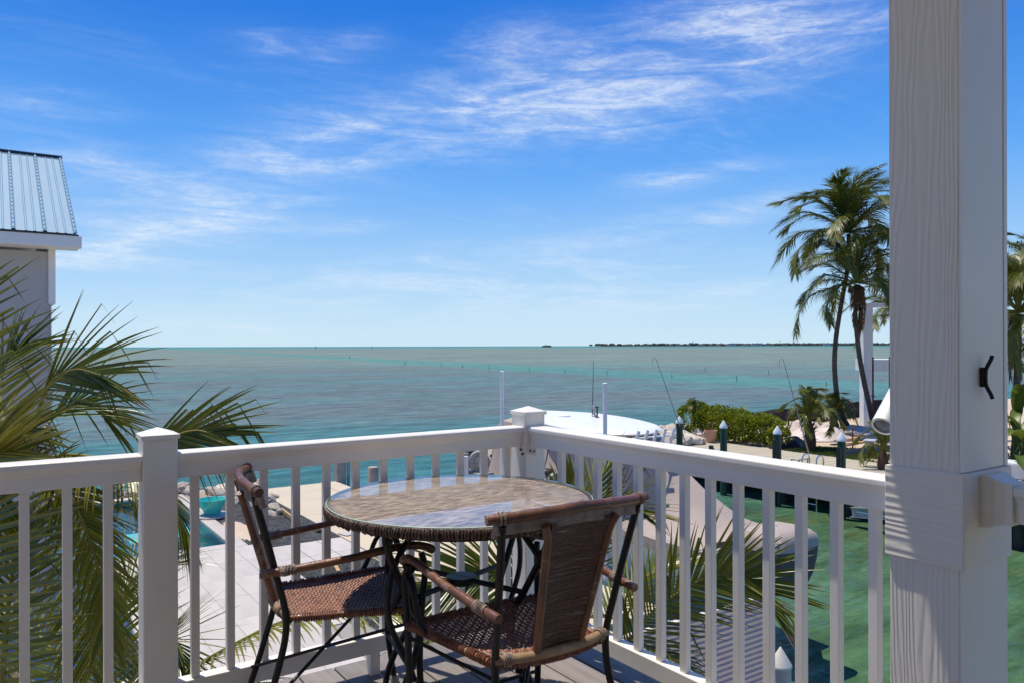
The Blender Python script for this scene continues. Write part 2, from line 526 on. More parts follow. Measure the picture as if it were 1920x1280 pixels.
def top_material():
    mt = bpy.data.materials.new('woven_top')
    mt.use_nodes = True
    t = NT(mt.node_tree)
    tc_ = t.n('ShaderNodeTexCoord')
    v = t.mapping(tc_.outputs['Object'], (20, 85, 1), (0, 0, R(8)))
    a = t.noise(v, 1.0, 5, 0.75, 0.3)
    b = t.noise(t.mapping(tc_.outputs['Object'], (2.5, 6, 1)), 1.0, 4, 0.6)
    c = t.mix(t.ss(a, 0.36, 0.66), (0.10, 0.058, 0.040), (0.64, 0.47, 0.36))
    c = t.mix(t.m('MULTIPLY', t.ss(b, 0.4, 0.75), 0.5), c, (0.40, 0.34, 0.30))
    bm = t.n('ShaderNodeBump', {'Strength': 0.5, 'Distance': 0.004, 'Height': a})
    p = t.n('ShaderNodeBsdfPrincipled', {'Base Color': c, 'Roughness': 0.6, 'Normal': bm.outputs[0]})
    t.n('ShaderNodeOutputMaterial', {0: p.outputs[0]})
    return mt


M['woven_top'] = top_material()


def water_material():
    mt = bpy.data.materials.new('sea_water')
    mt.use_nodes = True
    t = NT(mt.node_tree)
    geo = t.n('ShaderNodeNewGeometry')
    pos = geo.outputs['Position']
    s = t.n('ShaderNodeSeparateXYZ', {0: pos})
    X, Y = s.outputs[0], s.outputs[1]
    dist = t.n('ShaderNodeVectorMath', {0: pos}, operation='LENGTH').outputs['Value']
    # seagrass meadows and sand flats on the shallow bottom, in metres
    run = t.mapping(pos, (0.35, 1.0, 1), (0, 0, R(20)))
    meadow = t.noise(run, 0.030, 6, 0.62, 0.5)
    patch = t.noise(t.mapping(pos, (0.25, 1, 1), (0, 0, R(33))), 0.11, 5, 0.65)
    grassy = t.ss(t.m('ADD', t.m('MULTIPLY', meadow, 0.6), t.m('MULTIPLY', patch, 0.4)), 0.40, 0.56)
    sandc = (0.090, 0.195, 0.205)
    grassc = (0.110, 0.148, 0.165)
    col = t.mix(grassy, sandc, grassc)
    # close to shore the bottom is bare and bluer
    near = t.ss(t.m('ADD', Y, t.m('MULTIPLY', t.m('SUBTRACT', meadow, 0.5), 30.0)), 38, 62, 1, 0)
    col = t.mix(near, col, (0.046, 0.155, 0.175))
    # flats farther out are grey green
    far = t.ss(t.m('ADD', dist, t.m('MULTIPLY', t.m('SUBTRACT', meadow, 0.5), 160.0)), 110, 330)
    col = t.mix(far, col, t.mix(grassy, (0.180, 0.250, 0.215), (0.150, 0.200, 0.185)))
    # dredged channel, bright turquoise
    d = t.m('SUBTRACT', t.m('ADD', t.m('MULTIPLY', X, 0.991), t.m('MULTIPLY', Y, -0.133)), 93.0)
    d = t.m('ADD', t.m('ABSOLUTE', d), t.m('MULTIPLY', t.m('SUBTRACT', meadow, 0.5), 14.0))
    ch = t.m('MULTIPLY', t.ss(d, 8, 17, 1, 0), t.ss(Y, 30, 75))
    col = t.mix(t.m("MULTIPLY", ch, 0.62), col, (0.062, 0.240, 0.220))
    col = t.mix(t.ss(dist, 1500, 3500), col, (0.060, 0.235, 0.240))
    # the canal between the two sea walls is deep and green
    can = t.m('MULTIPLY', t.ss(Y, 27, 14), t.m('MULTIPLY', t.ss(X, 5, 8), t.ss(X, 32, 27)))
    shoal = t.ss(t.noise(pos, 0.5, 4, 0.6), 0.45, 0.7)
    col = t.mix(can, col, t.mix(t.m('MULTIPLY', shoal, t.ss(X, 17.5, 23)), (0.058, 0.122, 0.060), (0.085, 0.105, 0.035)))
    # light and dark of the ripples, painted into the colour as noise streaks
    ruf = t.noise(t.mapping(pos, (0.45, 1.8, 1), (0, 0, R(26))), 0.55, 6, 0.7, 0.6)
    col = t.n('ShaderNodeHueSaturation', {'Color': col, 'Value': t.ss(ruf, 0.30, 0.72, 0.66, 1.30), 'Saturation': 1.0, 'Hue': 0.5}).outputs[0]
    rip = t.noise(t.mapping(pos, (0.8, 2.2, 1), (0, 0, R(24))), 2.4, 5, 0.7, 0.5)  # canal wavelets: lighter and darker ripple faces put into the colour
    rv = t.m('ADD', 1.0, t.m('MULTIPLY', can, t.ss(rip, 0.32, 0.74, -0.10, 0.34)))
    col = t.n('ShaderNodeHueSaturation', {'Color': col, 'Value': rv, 'Saturation': 1.0, 'Hue': 0.5}).outputs[0]
    # ripples: wave slopes at three sizes
    def slopes(vec, scale, detail):
        return t.n('ShaderNodeTexNoise', {'Vector': vec, 'Scale': scale, 'Detail': detail, 'Roughness': 0.6}).outputs['Color']
    def vm(op, a, b_):
        return t.n('ShaderNodeVectorMath', {0: a, 1: b_}, operation=op).outputs[0]
    big_ = vm('SUBTRACT', slopes(t.mapping(pos, (0.55, 1.7, 1), (0, 0, R(28))), 0.9, 3), (0.5, 0.5, 0.5))
    small_ = vm('SUBTRACT', slopes(t.mapping(pos, (0.7, 1.6, 1), (0, 0, R(22))), 4.5, 2), (0.5, 0.5, 0.5))
    calm = t.m('SUBTRACT', 1.0, t.m('MULTIPLY', can, 0.5))
    k1 = t.n('ShaderNodeCombineXYZ', {0: t.m('MULTIPLY', calm, 0.62), 1: t.m('MULTIPLY', calm, 0.85), 2: 0.0}).outputs[0]
    k2 = t.n('ShaderNodeCombineXYZ', {0: t.m('MULTIPLY', calm, 0.40), 1: t.m('MULTIPLY', calm, 0.50), 2: 0.0}).outputs[0]
    nrm = vm('ADD', vm('ADD', vm('MULTIPLY', big_, k1), vm('MULTIPLY', small_, k2)), (0.0, 0.0, 1.0))
    nrm = t.n('ShaderNodeVectorMath', {0: nrm}, operation='NORMALIZE').outputs[0]
    # the light of a high sun comes back out of the shallow water; only a little sky is mirrored
    body = t.n('ShaderNodeBsdfDiffuse', {'Color': col, 'Normal': nrm})
    fr = t.n('ShaderNodeFresnel', {'IOR': 1.33, 'Normal': nrm})
    gl = t.n('ShaderNodeBsdfGlossy', {'Roughness': 0.1, 'Normal': nrm})
    fac = t.m('MULTIPLY', fr.outputs[0], t.m('ADD', 0.16, t.m('MULTIPLY', can, 0.5)))
    p = t.n('ShaderNodeMixShader', {0: fac, 1: body.outputs[0], 2: gl.outputs[0]})
    t.n('ShaderNodeOutputMaterial', {0: p.outputs[0]})
    return mt


M['water'] = water_material()


def pool_water():
    mt = bpy.data.materials.new('pool_water')
    mt.use_nodes = True
    t = NT(mt.node_tree)
    geo = t.n('ShaderNodeNewGeometry')
    h = t.noise(geo.outputs['Position'], 3.0, 3, 0.5)
    bm = t.n('ShaderNodeBump', {'Strength': 0.3, 'Distance': 0.1, 'Height': h})
    fr = t.n('ShaderNodeFresnel', {'IOR': 1.33, 'Normal': bm.outputs[0]})
    a = t.n('ShaderNodeBsdfTransparent', {'Color': (0.62, 0.95, 0.965)})
    b = t.n('ShaderNodeBsdfGlossy', {'Roughness': 0.03, 'Normal': bm.outputs[0]})
    mx = t.n('ShaderNodeMixShader', {0: fr.outputs[0], 1: a.outputs[0], 2: b.outputs[0]})
    t.n('ShaderNodeOutputMaterial', {0: mx.outputs[0]})
    return mt


M['pool_water'] = pool_water()

# ================================================================ SETTING
# water: one sheet to the horizon
wb = MB()
wb.add([(-40000, -3000, WZ), (40000, -3000, WZ), (40000, 40000, WZ), (-40000, 40000, WZ)], [(0, 1, 2, 3)])
wb.build('sea_water', M['water'], kind='structure')

# our own lot and the lot across the canal
g = MB()
# ground is laid as slabs round the pool so that the basin stays open
g.prism([(-40, -14), (8.15, -14), (8.15, 9.5), (9.6, 9.5), (9.6, 18.1), (-40, 18.1)], -7, GZ - 0.06)
g.prism([(4.9, 18.1), (9.6, 18.1), (9.6, 24.9), (7.2, 24.9), (5.6, 26.3), (4.9, 26.6)], -7, GZ - 0.06)
g.prism([(-40, 18.1), (-2.2, 18.1), (-2.2, 29), (-40, 30)], -7, GZ - 0.06)
g.prism([(-2.2, 25.9), (4.9, 25.9), (4.9, 26.9), (-2.2, 28.2)], -7, GZ - 0.06)
g.build('ground', M['soil'], kind='structure')
g = MB()
g.prism([(26.0, -25), (95, -25), (95, 31), (45, 29.2), (36, 28.3), (30, 28.4), (26.6, 27.2), (26.0, 24)], -7, GZ - 0.05)
g.build('building_ground', M['sand'], kind='structure')

# concrete walk along the sea wall, with its cap
sw = thing('seawall_walk', kind='structure')
for y0, y1 in ((-12, -2.5), (-2.5, 3.5), (3.5, 9.5), (9.5, 15.5), (15.5, 20.4), (20.4, 24.95)):
    xl = 7.0 if y1 > 14 else 6.9
    if y1 < 10:
        MB().box(xl, 8.25, y0 + .006, y1 - .006, GZ - .2, GZ).build('concrete_slab', M['concrete'], sw)
        continue
    MB().box(xl, 9.1, y0 + .006, y1 - .006, GZ - .2, GZ).build('concrete_slab', M['concrete'], sw)
    MB().box(9.112, 9.72, y0 + .006, y1 - .006, GZ - .5, GZ + .012).build('wall_cap', M['concrete'], sw, bevel=.02)
MB().box(9.3, 9.64, 9.5, 24.7, -7, GZ - .5).build('wall_face', M['concrete_grey'], sw)
MB().box(8.0, 8.2, -14, 9.44, -7, GZ - .21).build('wall_face', M['concrete_grey'], sw)

# tiled pool terrace
pt = thing('pool_terrace', kind='structure')
TX, TY = 0.6, 1.2
base = MB().box(-3.6, 5.16, 3.0, 18.10, GZ - .08, GZ - .02).box(5.16, 6.99, 15.72, 17.58, GZ - .08, GZ - .02)
base.build('grout_bed', M['grout'], pt)
tile_me = MB().box(-TX / 2 + .003, TX / 2 - .003, -TY / 2 + .003, TY / 2 - .003, -.02, 0).mesh('tile')
tile_me.materials.append(M['tile'])
for j in range(9):
    for i in range(15):
        x = 5.15 - TX / 2 - TX * i
        y = 18.5 - 0.4 - TY / 2 - TY * j
        if y < 12 and x > 4.6:
            continue
        t_ = link('tile', tile_me, pt)
        t_.location = (x, y, GZ - rng.uniform(0, .0015))
for i in range(3):
    for j in range(2):
        me = tile_me
        t_ = link('tile', me, pt)
        t_.location = (5.45 + i * .61, 17.58 - .6 - 0 - j * 1.2 + (.27 if j else 0), GZ - .002 - .0015 * j)
        if j:
            t_.scale = (1, .55, 1)
# coping round the pool
PX0, PX1, PY0, PY1 = -1.8, 4.58, 18.5, 25.5
for i in range(6):
    y0 = 18.1 + i * 1.25
    MB().box(PX1, 4.92, y0 + .003, y0 + 1.247, GZ - .07, GZ + .004).build('coping_stone', M['tile'], pt, bevel=.006)
for i in range(7):
    x1 = PX1 - i * 1.0
    MB().box(x1 - .997, x1 - .003, 18.104, 18.5, GZ - .07, GZ + .004).build('coping_stone', M['tile'], pt, bevel=.006)
    MB().box(x1 - .997, x1 - .003, PY1, 25.9, GZ - .07, GZ + .004).build('coping_stone', M['tile'], pt, bevel=.006)

pool = thing('swimming_pool', kind='structure')
b = MB()
b.box(PX0, PX1, PY0, PY1, GZ - 1.5, GZ - 1.4)
b.box(PX1, PX1 + .1, PY0 - .1, PY1 + .1, GZ - 1.5, GZ - .34).box(PX0 - .1, PX0, PY0 - .1, PY1 + .1, GZ - 1.5, GZ - .34)
b.box(PX0, PX1, PY0 - .1, PY0, GZ - 1.5, GZ - .34).box(PX0, PX1, PY1, PY1 + .1, GZ - 1.5, GZ - .34)
b.build('basin', M['pool_tile'], pool)
b = MB()
b.box(PX1 - .012, PX1 + .1, PY0, PY1, GZ - .34, GZ - .075).box(PX0 - .1, PX0 + .012, PY0, PY1, GZ - .34, GZ - .075)
b.box(PX0 + .012, PX1 - .012, PY0 - .1, PY0 + .012, GZ - .34, GZ - .075).box(PX0 + .012, PX1 - .012, PY1 - .012, PY1 + .1, GZ - .34, GZ - .075)
b.build('waterline_tiles', M['pool_band'], pool)
MB().box(PX1 - 1.6, PX1 - .012, PY0 + 3.4, PY0 + 4.6, GZ - 1.4, GZ - .5).build('pool_bench', M['pool_tile'], pool)
pw = MB()
pw.add([(PX0 + .01, PY0 + .01, GZ - .16), (PX1 - .01, PY0 + .01, GZ - .16), (PX1 - .01, PY1 - .01, GZ - .16), (PX0 + .01, PY1 - .01, GZ - .16)], [(0, 1, 2, 3)])
pw.build('water_surface', M['pool_water'], pool)

# water bowl on the coping
bw = thing('water_bowl', 'round turquoise water bowl standing on the pool edge', 'water bowl', (4.95, 21.75, GZ))
MB().lathe([(.46, .004), (.48, .01), (.48, .05), (.46, .06)], 32).build('pedestal_slab', M['tile'], bw, True)
prof = [(.18, .06), (.20, .065), (.27, .22), (.34, .36), (.385, .46), (.39, .475), (.375, .475), (.33, .36), (.25, .2), (.16, .12)]
MB().lathe(prof, 36).build('bowl', M['bowl'], bw, True)
MB().box(4.93 - 4.95, 5.42 - 4.95, -.5, .5, -.25, -.005).build('pedestal_base', M['dark_wood'], bw)

# ---- gravel beds: many small dark chips
def gravel(name, polys, n, seed):
    r = random.Random(seed)
    mb = MB()
    O = [(1, 0, 0), (-1, 0, 0), (0, 1, 0), (0, -1, 0), (0, 0, 1), (0, 0, -1)]
    F = [(0, 2, 4), (2, 1, 4), (1, 3, 4), (3, 0, 4), (2, 0, 5), (1, 2, 5), (3, 1, 5), (0, 3, 5)]
    area = [abs((x1 - x0) * (y1 - y0)) for x0, x1, y0, y1 in polys]
    for _ in range(n):
        x0, x1, y0, y1 = r.choices(polys, area)[0]
        x, y = r.uniform(x0, x1), r.uniform(y0, y1)
        s = r.uniform(.013, .034)
        a = r.uniform(0, 6.28)
        ca, sa = math.cos(a), math.sin(a)
        k = (s * r.uniform(.7, 1.4), s * r.uniform(.6, 1.1), s * r.uniform(.5, .9))
        tz = r.uniform(-.4, .4)
        vs_ = []
        for p in O:
            px_, py_, pz_ = p[0] * k[0], p[1] * k[1], p[2] * k[2]
            vs_.append((x + px_ * ca - py_ * sa, y + px_ * sa + py_ * ca, GZ - .045 + s * .4 + pz_ + px_ * tz))
        mb.add(vs_, F)
    return mb.build(name, M['gravel'], None, kind='stuff')


MB().box(4.93, 7.0, 17.59, 24.6, GZ - .07, GZ - .045).build('gravel_bed', M['gravel_bed'], kind='structure')
MB().box(4.62, 6.9, 6.0, 15.71, GZ - .07, GZ - .045).build('gravel_bed', M['gravel_bed'], kind='structure')
gravel('dark_gravel', [(4.94, 6.99, 17.6, 24.4)], 21000, 3)
gravel('dark_gravel', [(5.17, 6.89, 8.5, 15.7), (4.62, 5.17, 7.5, 11.4)], 20000, 4)

# ---- rocks
rock_meshes = []
def make_rock(seed):
    import bmesh
    r = random.Random(seed)
    bm = bmesh.new()
    bmesh.ops.create_icosphere(bm, subdivisions=3, radius=1)
    off = Vector((r.uniform(0, 50), r.uniform(0, 50), r.uniform(0, 50)))
    planes = [(Vector((r.gauss(0, 1), r.gauss(0, 1), r.gauss(0, 1))).normalized(), r.uniform(.55, .85)) for _ in range(9)]
    for v in bm.verts:
        p = v.co.copy()
        for nrm, d in planes:
            k = p.dot(nrm)
            if k > d:
                p -= nrm * (k - d) * .85
        p *= 1 + .16 * noise.noise(p * 1.6 + off) + .12 * noise.noise(p * 4 + off) + .06 * noise.noise(p * 9 + off)
        v.co = Vector((p.x * 1.15, p.y * .95, p.z * .75))
    me = bpy.data.meshes.new('rock')
    bm.to_mesh(me)
    bm.free()
    me.polygons.foreach_set('use_smooth', [True] * len(me.polygons))
    try:
        me.set_sharp_from_angle(angle=R(28))
    except Exception:
        pass
    me.materials.append(M['rock'])
    return me


rock_meshes = [make_rock(100 + i) for i in range(9)]


def rock(x, y, z, s, r, label, group):
    o = link('rock', r.choice(rock_meshes), None)
    o.location = (x, y, z)
    o.scale = (s * r.uniform(.8, 1.2), s * r.uniform(.8, 1.2), s * r.uniform(.7, 1.05))
    o.rotation_euler = (r.uniform(-.5, .5), r.uniform(-.5, .5), r.uniform(0, 6.28))
    return tag(o, label, 'rock', group)


r_ = random.Random(21)
LB = 'pale limestone boulder in the shore bank behind the pool'
GB = 'limestone boulders behind the pool'
for i in range(150):                                  # bank towards the sea
    t = r_.random()
    x = -9 + 15.6 * t
    ys = 27.9 - 1.9 * t if t < .8 else 26.4 - 6.0 * (t - .8)
    k = r_.random()
    rock(x, ys + k * 1.9 - .3, GZ - .02 - k * .75 + r_.uniform(-.1, .2), r_.uniform(.2, .42), r_, LB, GB)
for i in range(56):                                  # rows and heaps in the gravel behind the pool
    x = r_.uniform(-2, 5.4)
    rock(x, 26.3 + r_.uniform(-.25, .3), GZ + r_.uniform(-.02, .16), r_.uniform(.15, .30), r_, LB, GB)
for (px, py, s) in ((505, 940, .42), (514, 951, .36), (497, 955, .3), (522, 960, .26), (508, 962, .25), (490, 935, .4), (478, 925, .45),
                    (465, 945, .3), (470, 915, .5), (490, 905, .45), (455, 928, .4), (440, 940, .35), (512, 930, .3)):
    p = at_z(px, py, GZ)
    rock(p.x, p.y, GZ + s * .1, s * .6, r_, 'small rough limestone boulder lying in the dark gravel bed', 'boulders in the gravel bed')
r_ = random.Random(33)
for i in range(90):                                  # across the canal, left of the hedge
    p = at_z(r_.uniform(1226, 1322), r_.uniform(800, 834), GZ)
    k = r_.random()
    rock(p.x, p.y, GZ - .05 + r_.uniform(-.25, .3) - max(0, p.y - 28.2) * .12, r_.uniform(.24, .5), r_,
         'pale limestone boulder in the bank at the end of the wooden dock', 'limestone boulders beyond the dock')

# sand patch spilling on the gravel
sp_ = MB()
def mound(mb, cx, cy, rx, ry, h, z, seed, n=14):
    rr = random.Random(seed)
    off = Vector((rr.uniform(0, 90), rr.uniform(0, 90), 0))
    rows = []
    for i in range(n + 1):
        row = []
        for j in range(n + 1):
            u, v = i / n * 2 - 1, j / n * 2 - 1
            a = u * math.sqrt(1 - v * v / 2)
            b_ = v * math.sqrt(1 - u * u / 2)
            q = math.hypot(a, b_)
            p = Vector((cx + a * rx, cy + b_ * ry, 0))
            f = max(0, 1 - q * q)
            row.append(Vector((p.x, p.y, z - .03 + f * h * (1 + .9 * noise.noise(p * .9 + off)) + .25 * h * noise.noise(p * 2.3 + off) * min(1, f * 4))))
        rows.append(row)
    mb.loft(rows)


p = at_z(446, 990, GZ)
mound(sp_, p.x + .05, p.y, .38, 1.3, .07, GZ - .01, 5)
sp_.build('sand_patch', M['sand'], None, True, kind='structure')

# small loose boards and sheets by the walk
def board_on(px0, py0, px1, py1, wd, th, name, label, cat, mat, z=GZ + .01):
    a, b_ = at_z(px0, py0, z), at_z(px1, py1, z)
    MB().beam(a + UP * th / 2, b_ + UP * th / 2, wd, th).build(name, mat, None, label=label, cat=cat)


board_on(527, 957, 546, 972, .05, .11, 'wood_form', 'pale timber form board lying on edge in the gravel', 'board', M['timber'])
board_on(592, 987, 600, 993, .14, .05, 'wood_offcut', 'short timber offcut at the edge of the concrete walk', 'offcut', M['timber'])
board_on(626, 1058, 634, 1072, .07, .05, 'wood_strip', 'thin timber strip lying in the gravel near the railing', 'board', M['timber'])
board_on(641, 1001, 662, 996, .35, .02, 'tile_sheet', 'loose white tile lying on the concrete walk', 'tile', M['tile'])

# ---------------------------------------------------------------- neighbour's house on the left
hs_ = thing('neighbour_house', 'pale grey house with a light blue metal roof left of the palm', 'house', (0.76, 14.0, 0))
hb = MB().box(-12, 0, 0, 6.1, GZ - .06, 2.76)
hb.build('wall', M['stucco'], hs_)
MB().box(-.02, .075, -.03, 6.1, 1.95, 2.83).build('corner_board', M['white'], hs_)
MB().box(-.002, .02, -.02, .05, GZ, 1.94).build('corner_trim', M['stucco'], hs_)
# eave, fascia and roof
EY0, EZ0, RYD, RZD = -.45, 3.0, 2.75, 4.83
MB().box(-12, .40, EY0 - .02, EY0 + .12, 2.80, 2.985).build('fascia', M['white'], hs_, bevel=.008)
MB().box(-12, .37, EY0 + .121, .0, 2.80, 2.84).build('soffit', M['white'], hs_)
MB().box(-12, .36, EY0 - .035, EY0 + .1, 2.986, 3.0).build('drip_edge', M['dark_edge'], hs_)
rows = []
sl = Vector((0, RYD - EY0, RZD - EZ0))
nr = Vector((0, -(RZD - EZ0), RYD - EY0)).normalized()
pitch = .40
for k in range(14):
    x1 = .34 - k * pitch
    prof = [(0, .018), (.02, .034), (.04, .034), (.06, .006), (.14, .006), (.15, .014), (.165, .014), (.175, .006), (.25, .006), (.26, .014), (.275, .014), (.285, .006), (pitch, .006)]
    a = [Vector((x1 - u, EY0 - .05, EZ0 + .004)) + nr * h for u, h in prof]
    c_ = [q + sl * 1.02 for q in a]
    a2 = [q - nr * .02 for q in a]
    mb = MB().loft([a, c_])
    rp = mb.build('roof_panel', M['roof'], hs_)
    scr = MB()
    for s_ in range(22):
        q = Vector((x1 - .03, EY0 - .05, EZ0 + .004)) + sl * (s_ / 21.6 + .01) + nr * .036
        scr.lathe([(.008, 0), (.008, .008), (.004, .011)], 6, q)
    scr.build('screws', M['dark_edge'], rp, kind='stuff')
bk = MB().loft([[Vector((.34, EY0, EZ0 - .01)), Vector((.34, RYD, RZD - .03)), Vector((.34, 6.3, EZ0 - .01))], [Vector((-12, EY0, EZ0 - .01)), Vector((-12, RYD, RZD - .03)), Vector((-12, 6.3, EZ0 - .01))]])
bk.add([(.02, 0, 2.8), (.02, 6.1, 2.8), (.02, RYD, RZD - .06)], [(0, 1, 2)])
bk.build('roof_deck', M['white'], hs_)
MB().beam((.35, RYD, RZD + .03), (-12, RYD, RZD + .03), .22, .012).build('ridge_cap', M['roof'], hs_)
MB().beam((.35, RYD - .15, RZD - .02), (-12, RYD - .15, RZD - .02), .02, .012).build('ridge_closure', M['dark_edge'], hs_)

# ---------------------------------------------------------------- balcony floor
dk = thing('balcony_floor', kind='structure')
bd = MB().box(-.0675, .0675, 0, 6.4, -.026, 0).mesh('deck_board')
bd.materials.append(M['deck'])
for k in range(34):
    o = link('deck_board', bd, dk, .003)
    o.location = (2.035 - k * .1415, -3.5, 0)
fj = MB().box(-2.75, 2.1, 2.84, 2.875, -.25, -.028).box(2.07, 2.10, -3.5, 2.84, -.25, -.028)
for k in range(8):
    fj.box(-2.7, 2.06, -3 + k * .75, -2.96 + k * .75, -.25, -.028)
fj.build('floor_joists', M['dark_wood'], dk)

# porch roof overhead: it shades the post and the near end of the floor
pr = thing('porch_roof', kind='structure')
MB().box(-11, 2.6, -2.4, 1.50, 2.80, 2.9).build('soffit', M['white'], pr)  # soffit and fascia run on unseen to the left, added to block blue sky
MB().box(-11, 2.6, 1.50, 1.54, 2.72, 2.95).build('fascia', M['white'], pr)
MB().box(1.93, 2.10, -2.4, 1.4, 2.62, 2.798).build('porch_beam', M['white'], pr)
MB().box(-11, 2.6, -2.55, -2.4, -3.3, 2.8).build('unseen_house_wall', M['cream_wall'], pr)  # unseen wall, added close behind to cut sky light and bounce warm light

# ---------------------------------------------------------------- railings
RAILP = [(-.044, -.004), (-.044, -.02), (-.034, -.03), (-.027, -.045), (-.026, -.088), (.026, -.088), (.027, -.045), (.034, -.03), (.044, -.02), (.044, -.004), (.038, 0), (-.038, 0)]
BOTP = [(-.026, 0), (.026, 0), (.026, .064), (-.026, .064)]
bal_me = MB().box(-.0135, .0135, -.0135, .0135, .149, .834).mesh('baluster')
bal_me.materials.append(M['white'])


def post(parent, x, y, s=.0525, top=.979, low=-.0):
    p_ = MB().box(x - s, x + s, y - s, y + s, low, top).build('post', M['white'], parent, bevel=.004)
    e = s + .006
    cp = MB().loft([[Vector((x + a * e, y + b_ * e, z)) for a, b_ in ((-1, -1), (1, -1), (1, 1), (-1, 1))] for z in (top - .010, top + .004)], True)
    o = len(cp.v)
    cp.add([(x - e, y - e, top + .004), (x + e, y - e, top + .004), (x + e, y + e, top + .004), (x - e, y + e, top + .004), (x, y, top + .026)], [(0, 1, 4), (1, 2, 4), (2, 3, 4), (3, 0, 4)])
    cp.build('post_cap', M['white'], p_)
    return p_


RY, RX = 2.76, 1.97
rl = thing('railing', 'white balcony railing facing the open sea', 'railing')
for x0, x1 in ((-2.6, .4035), (.5085, 1.9175)):
    MB().sweep(RAILP, (x0, RY, .92), (x1, RY, .92), (0, 1, 0)).build('top_rail', M['white'], rl, bevel=.003)
    MB().sweep(BOTP, (x0, RY, .085), (x1, RY, .085), (0, 1, 0)).build('bottom_rail', M['white'], rl, bevel=.003)
post(rl, .456, RY)
post(rl, RX, RY)
for x in [.571 + .1165 * k for k in range(12)] + [.308 - .1135 * k for k in range(22)]:
    o = link('baluster', bal_me, rl, .002)
    o.location = (x, RY, 0)
MB().box(1.205, 1.245, RY - .02, RY + .02, 0, .0848).build('support_block', M['white'], rl)
MB().box(-.5, -.46, RY - .02, RY + .02, 0, .0848).build('support_block', M['white'], rl)

for sx, sz in ((1.9165, .818), (1.9165, .80)):
    MB().tube([(sx - .006, RY - .03 + (.01 if sz > .81 else -.004), sz), (sx + .002, RY - .03 + (.01 if sz > .81 else -.004), sz)], .005, 8).build('screw', M['rust'], rl)
rr = thing('railing', 'white balcony railing facing the canal, running to the square porch post', 'railing')
MB().sweep(RAILP, (RX, 1.078, .92), (RX, 2.7075, .92), (-1, 0, 0)).build('top_rail', M['white'], rr, bevel=.003)
MB().sweep(BOTP, (RX, 1.078, .085), (RX, 2.7075, .085), (-1, 0, 0)).build('bottom_rail', M['white'], rr, bevel=.003)
for k in range(13):
    o = link('baluster', bal_me, rr, .002)
    o.location = (RX, 2.52 - .1143 * k, 0)
MB().box(RX - .031, RX - .0275, 2.66, 2.7075, .80, .831).build('bracket_plate', M['white'], rr)
for sy in (2.672, 2.697):
    MB().tube([(RX - .0345, sy, .816), (RX - .030, sy, .816)], .0045, 8).build('screw', M['rust'], rr)
MB().box(RX - .02, RX + .02, 1.75, 1.79, 0, .0848).build('support_block', M['white'], rr)

rn = thing('railing', 'short stub of white rail bracketed to the near side of the porch post', 'railing')
MB().sweep([(o_ * .75, h) for o_, h in RAILP], (2.02, -1.2, .935), (2.02, .835, .935), (-1, 0, 0)).build('top_rail', M['white'], rn, bevel=.003)
br = MB().loft([[Vector((2.02 + a * w_, y_, z_)) for a, z_ in ((-1, z0), (1, z0), (1, z1), (-1, z1))] for y_, w_, z0, z1 in
                ((.889, .05, .832, .957), (.868, .05, .832, .957), (.855, .042, .838, .95), (.835, .036, .843, .942), (.82, .036, .843, .942))], True)
br.add([(2.02 - .05, .889, .832), (2.02 + .05, .889, .832), (2.02 + .05, .889, .957), (2.02 - .05, .889, .957)], [(0, 1, 2, 3)])
br.add([(2.02 - .036, .82, .843), (2.02 + .036, .82, .843), (2.02 + .036, .82, .942), (2.02 - .036, .82, .942)], [(0, 3, 2, 1)])
br.build('rail_bracket', M['white'], rn)

# ---------------------------------------------------------------- porch post
pc = thing('porch_post', 'tall square white porch post with embossed wood grain', 'post', (2.015, .984, 0))
MB().box(-.115, .115, -.086, .086, 0, 2.8).build('shaft', M['grain_v'], pc, bevel=.004)
MB().box(-.1149, .093, -.0925, -.0862, .967, 2.8).box(-.1149, .115, -.0925, -.0862, .142, .733).build('face_board', M['white'], pc)
MB().box(.0985, .118, -.0935, .0885, .967, 2.8).build('corner_board', M['white'], pc, bevel=.002)
MB().box(-.124, .124, -.100, .094, .735, .965).build('trim_band', M['grain_h'], pc, bevel=.004)
MB().box(-.124, .124, -.100, .094, 0, .14).build('base_band', M['grain_h'], pc, bevel=.004)

# black hook and white pipe on the post
hk = thing('wall_hook', 'black curved double hook screwed to the white porch post', 'hook', (2.0, .891, 1.2))
c0 = at_d(1842, 668, 1.80) - Vector((2.0, .898, 1.2))
zt = EYE - (668 - 648) / FPX * 1.83 - 1.2
zb = EYE - (750 - 648) / FPX * 1.83 - 1.2
zm = (zt + zb) / 2
xh = -.008
MB().tube(spline([(xh + .012, -.020, zt), (xh + .010, -.018, zt - .010), (xh + .001, -.013, zt - .028), (xh - .004, -.012, zm + .012), (xh - .004, -.012, zm - .012), (xh + .001, -.013, zb + .028), (xh + .010, -.018, zb + .010), (xh + .012, -.020, zb)], 22), .0048, 8).build('hook', M['black_metal'], hk, True)
MB().box(xh - .009, xh + .002, -.010, 0, zm - .024, zm + .024).build('base_plate', M['black_metal'], hk, bevel=.003)

pd = 2.02
pa, pb = at_d(1655, 800, pd), at_d(1700, 715, pd + .10)
ph_ = thing('pole_holder', 'white plastic tube slanting out behind the porch post', 'tube')
ax = (pb - pa).normalized()
ref = ax.orthogonal().normalized()
ring = lambda c_, r_0: [c_ + (ref * math.cos(k / 24 * 6.2832) + ax.cross(ref) * math.sin(k / 24 * 6.2832)) * r_0 for k in range(24)]
MB().loft([ring(pa, .024), ring(pa, .030), ring(pb, .030), ring(pb, .024), ring(pa + ax * .01, .024)], True).build('tube', M['white_smooth'], ph_, True)
sc_ = pa + ax * .045
MB().tube([sc_, sc_ + Vector((.02, -.045, 0)).normalized() * .05], .006, 8).build('bolt', M['white_smooth'], ph_, True)

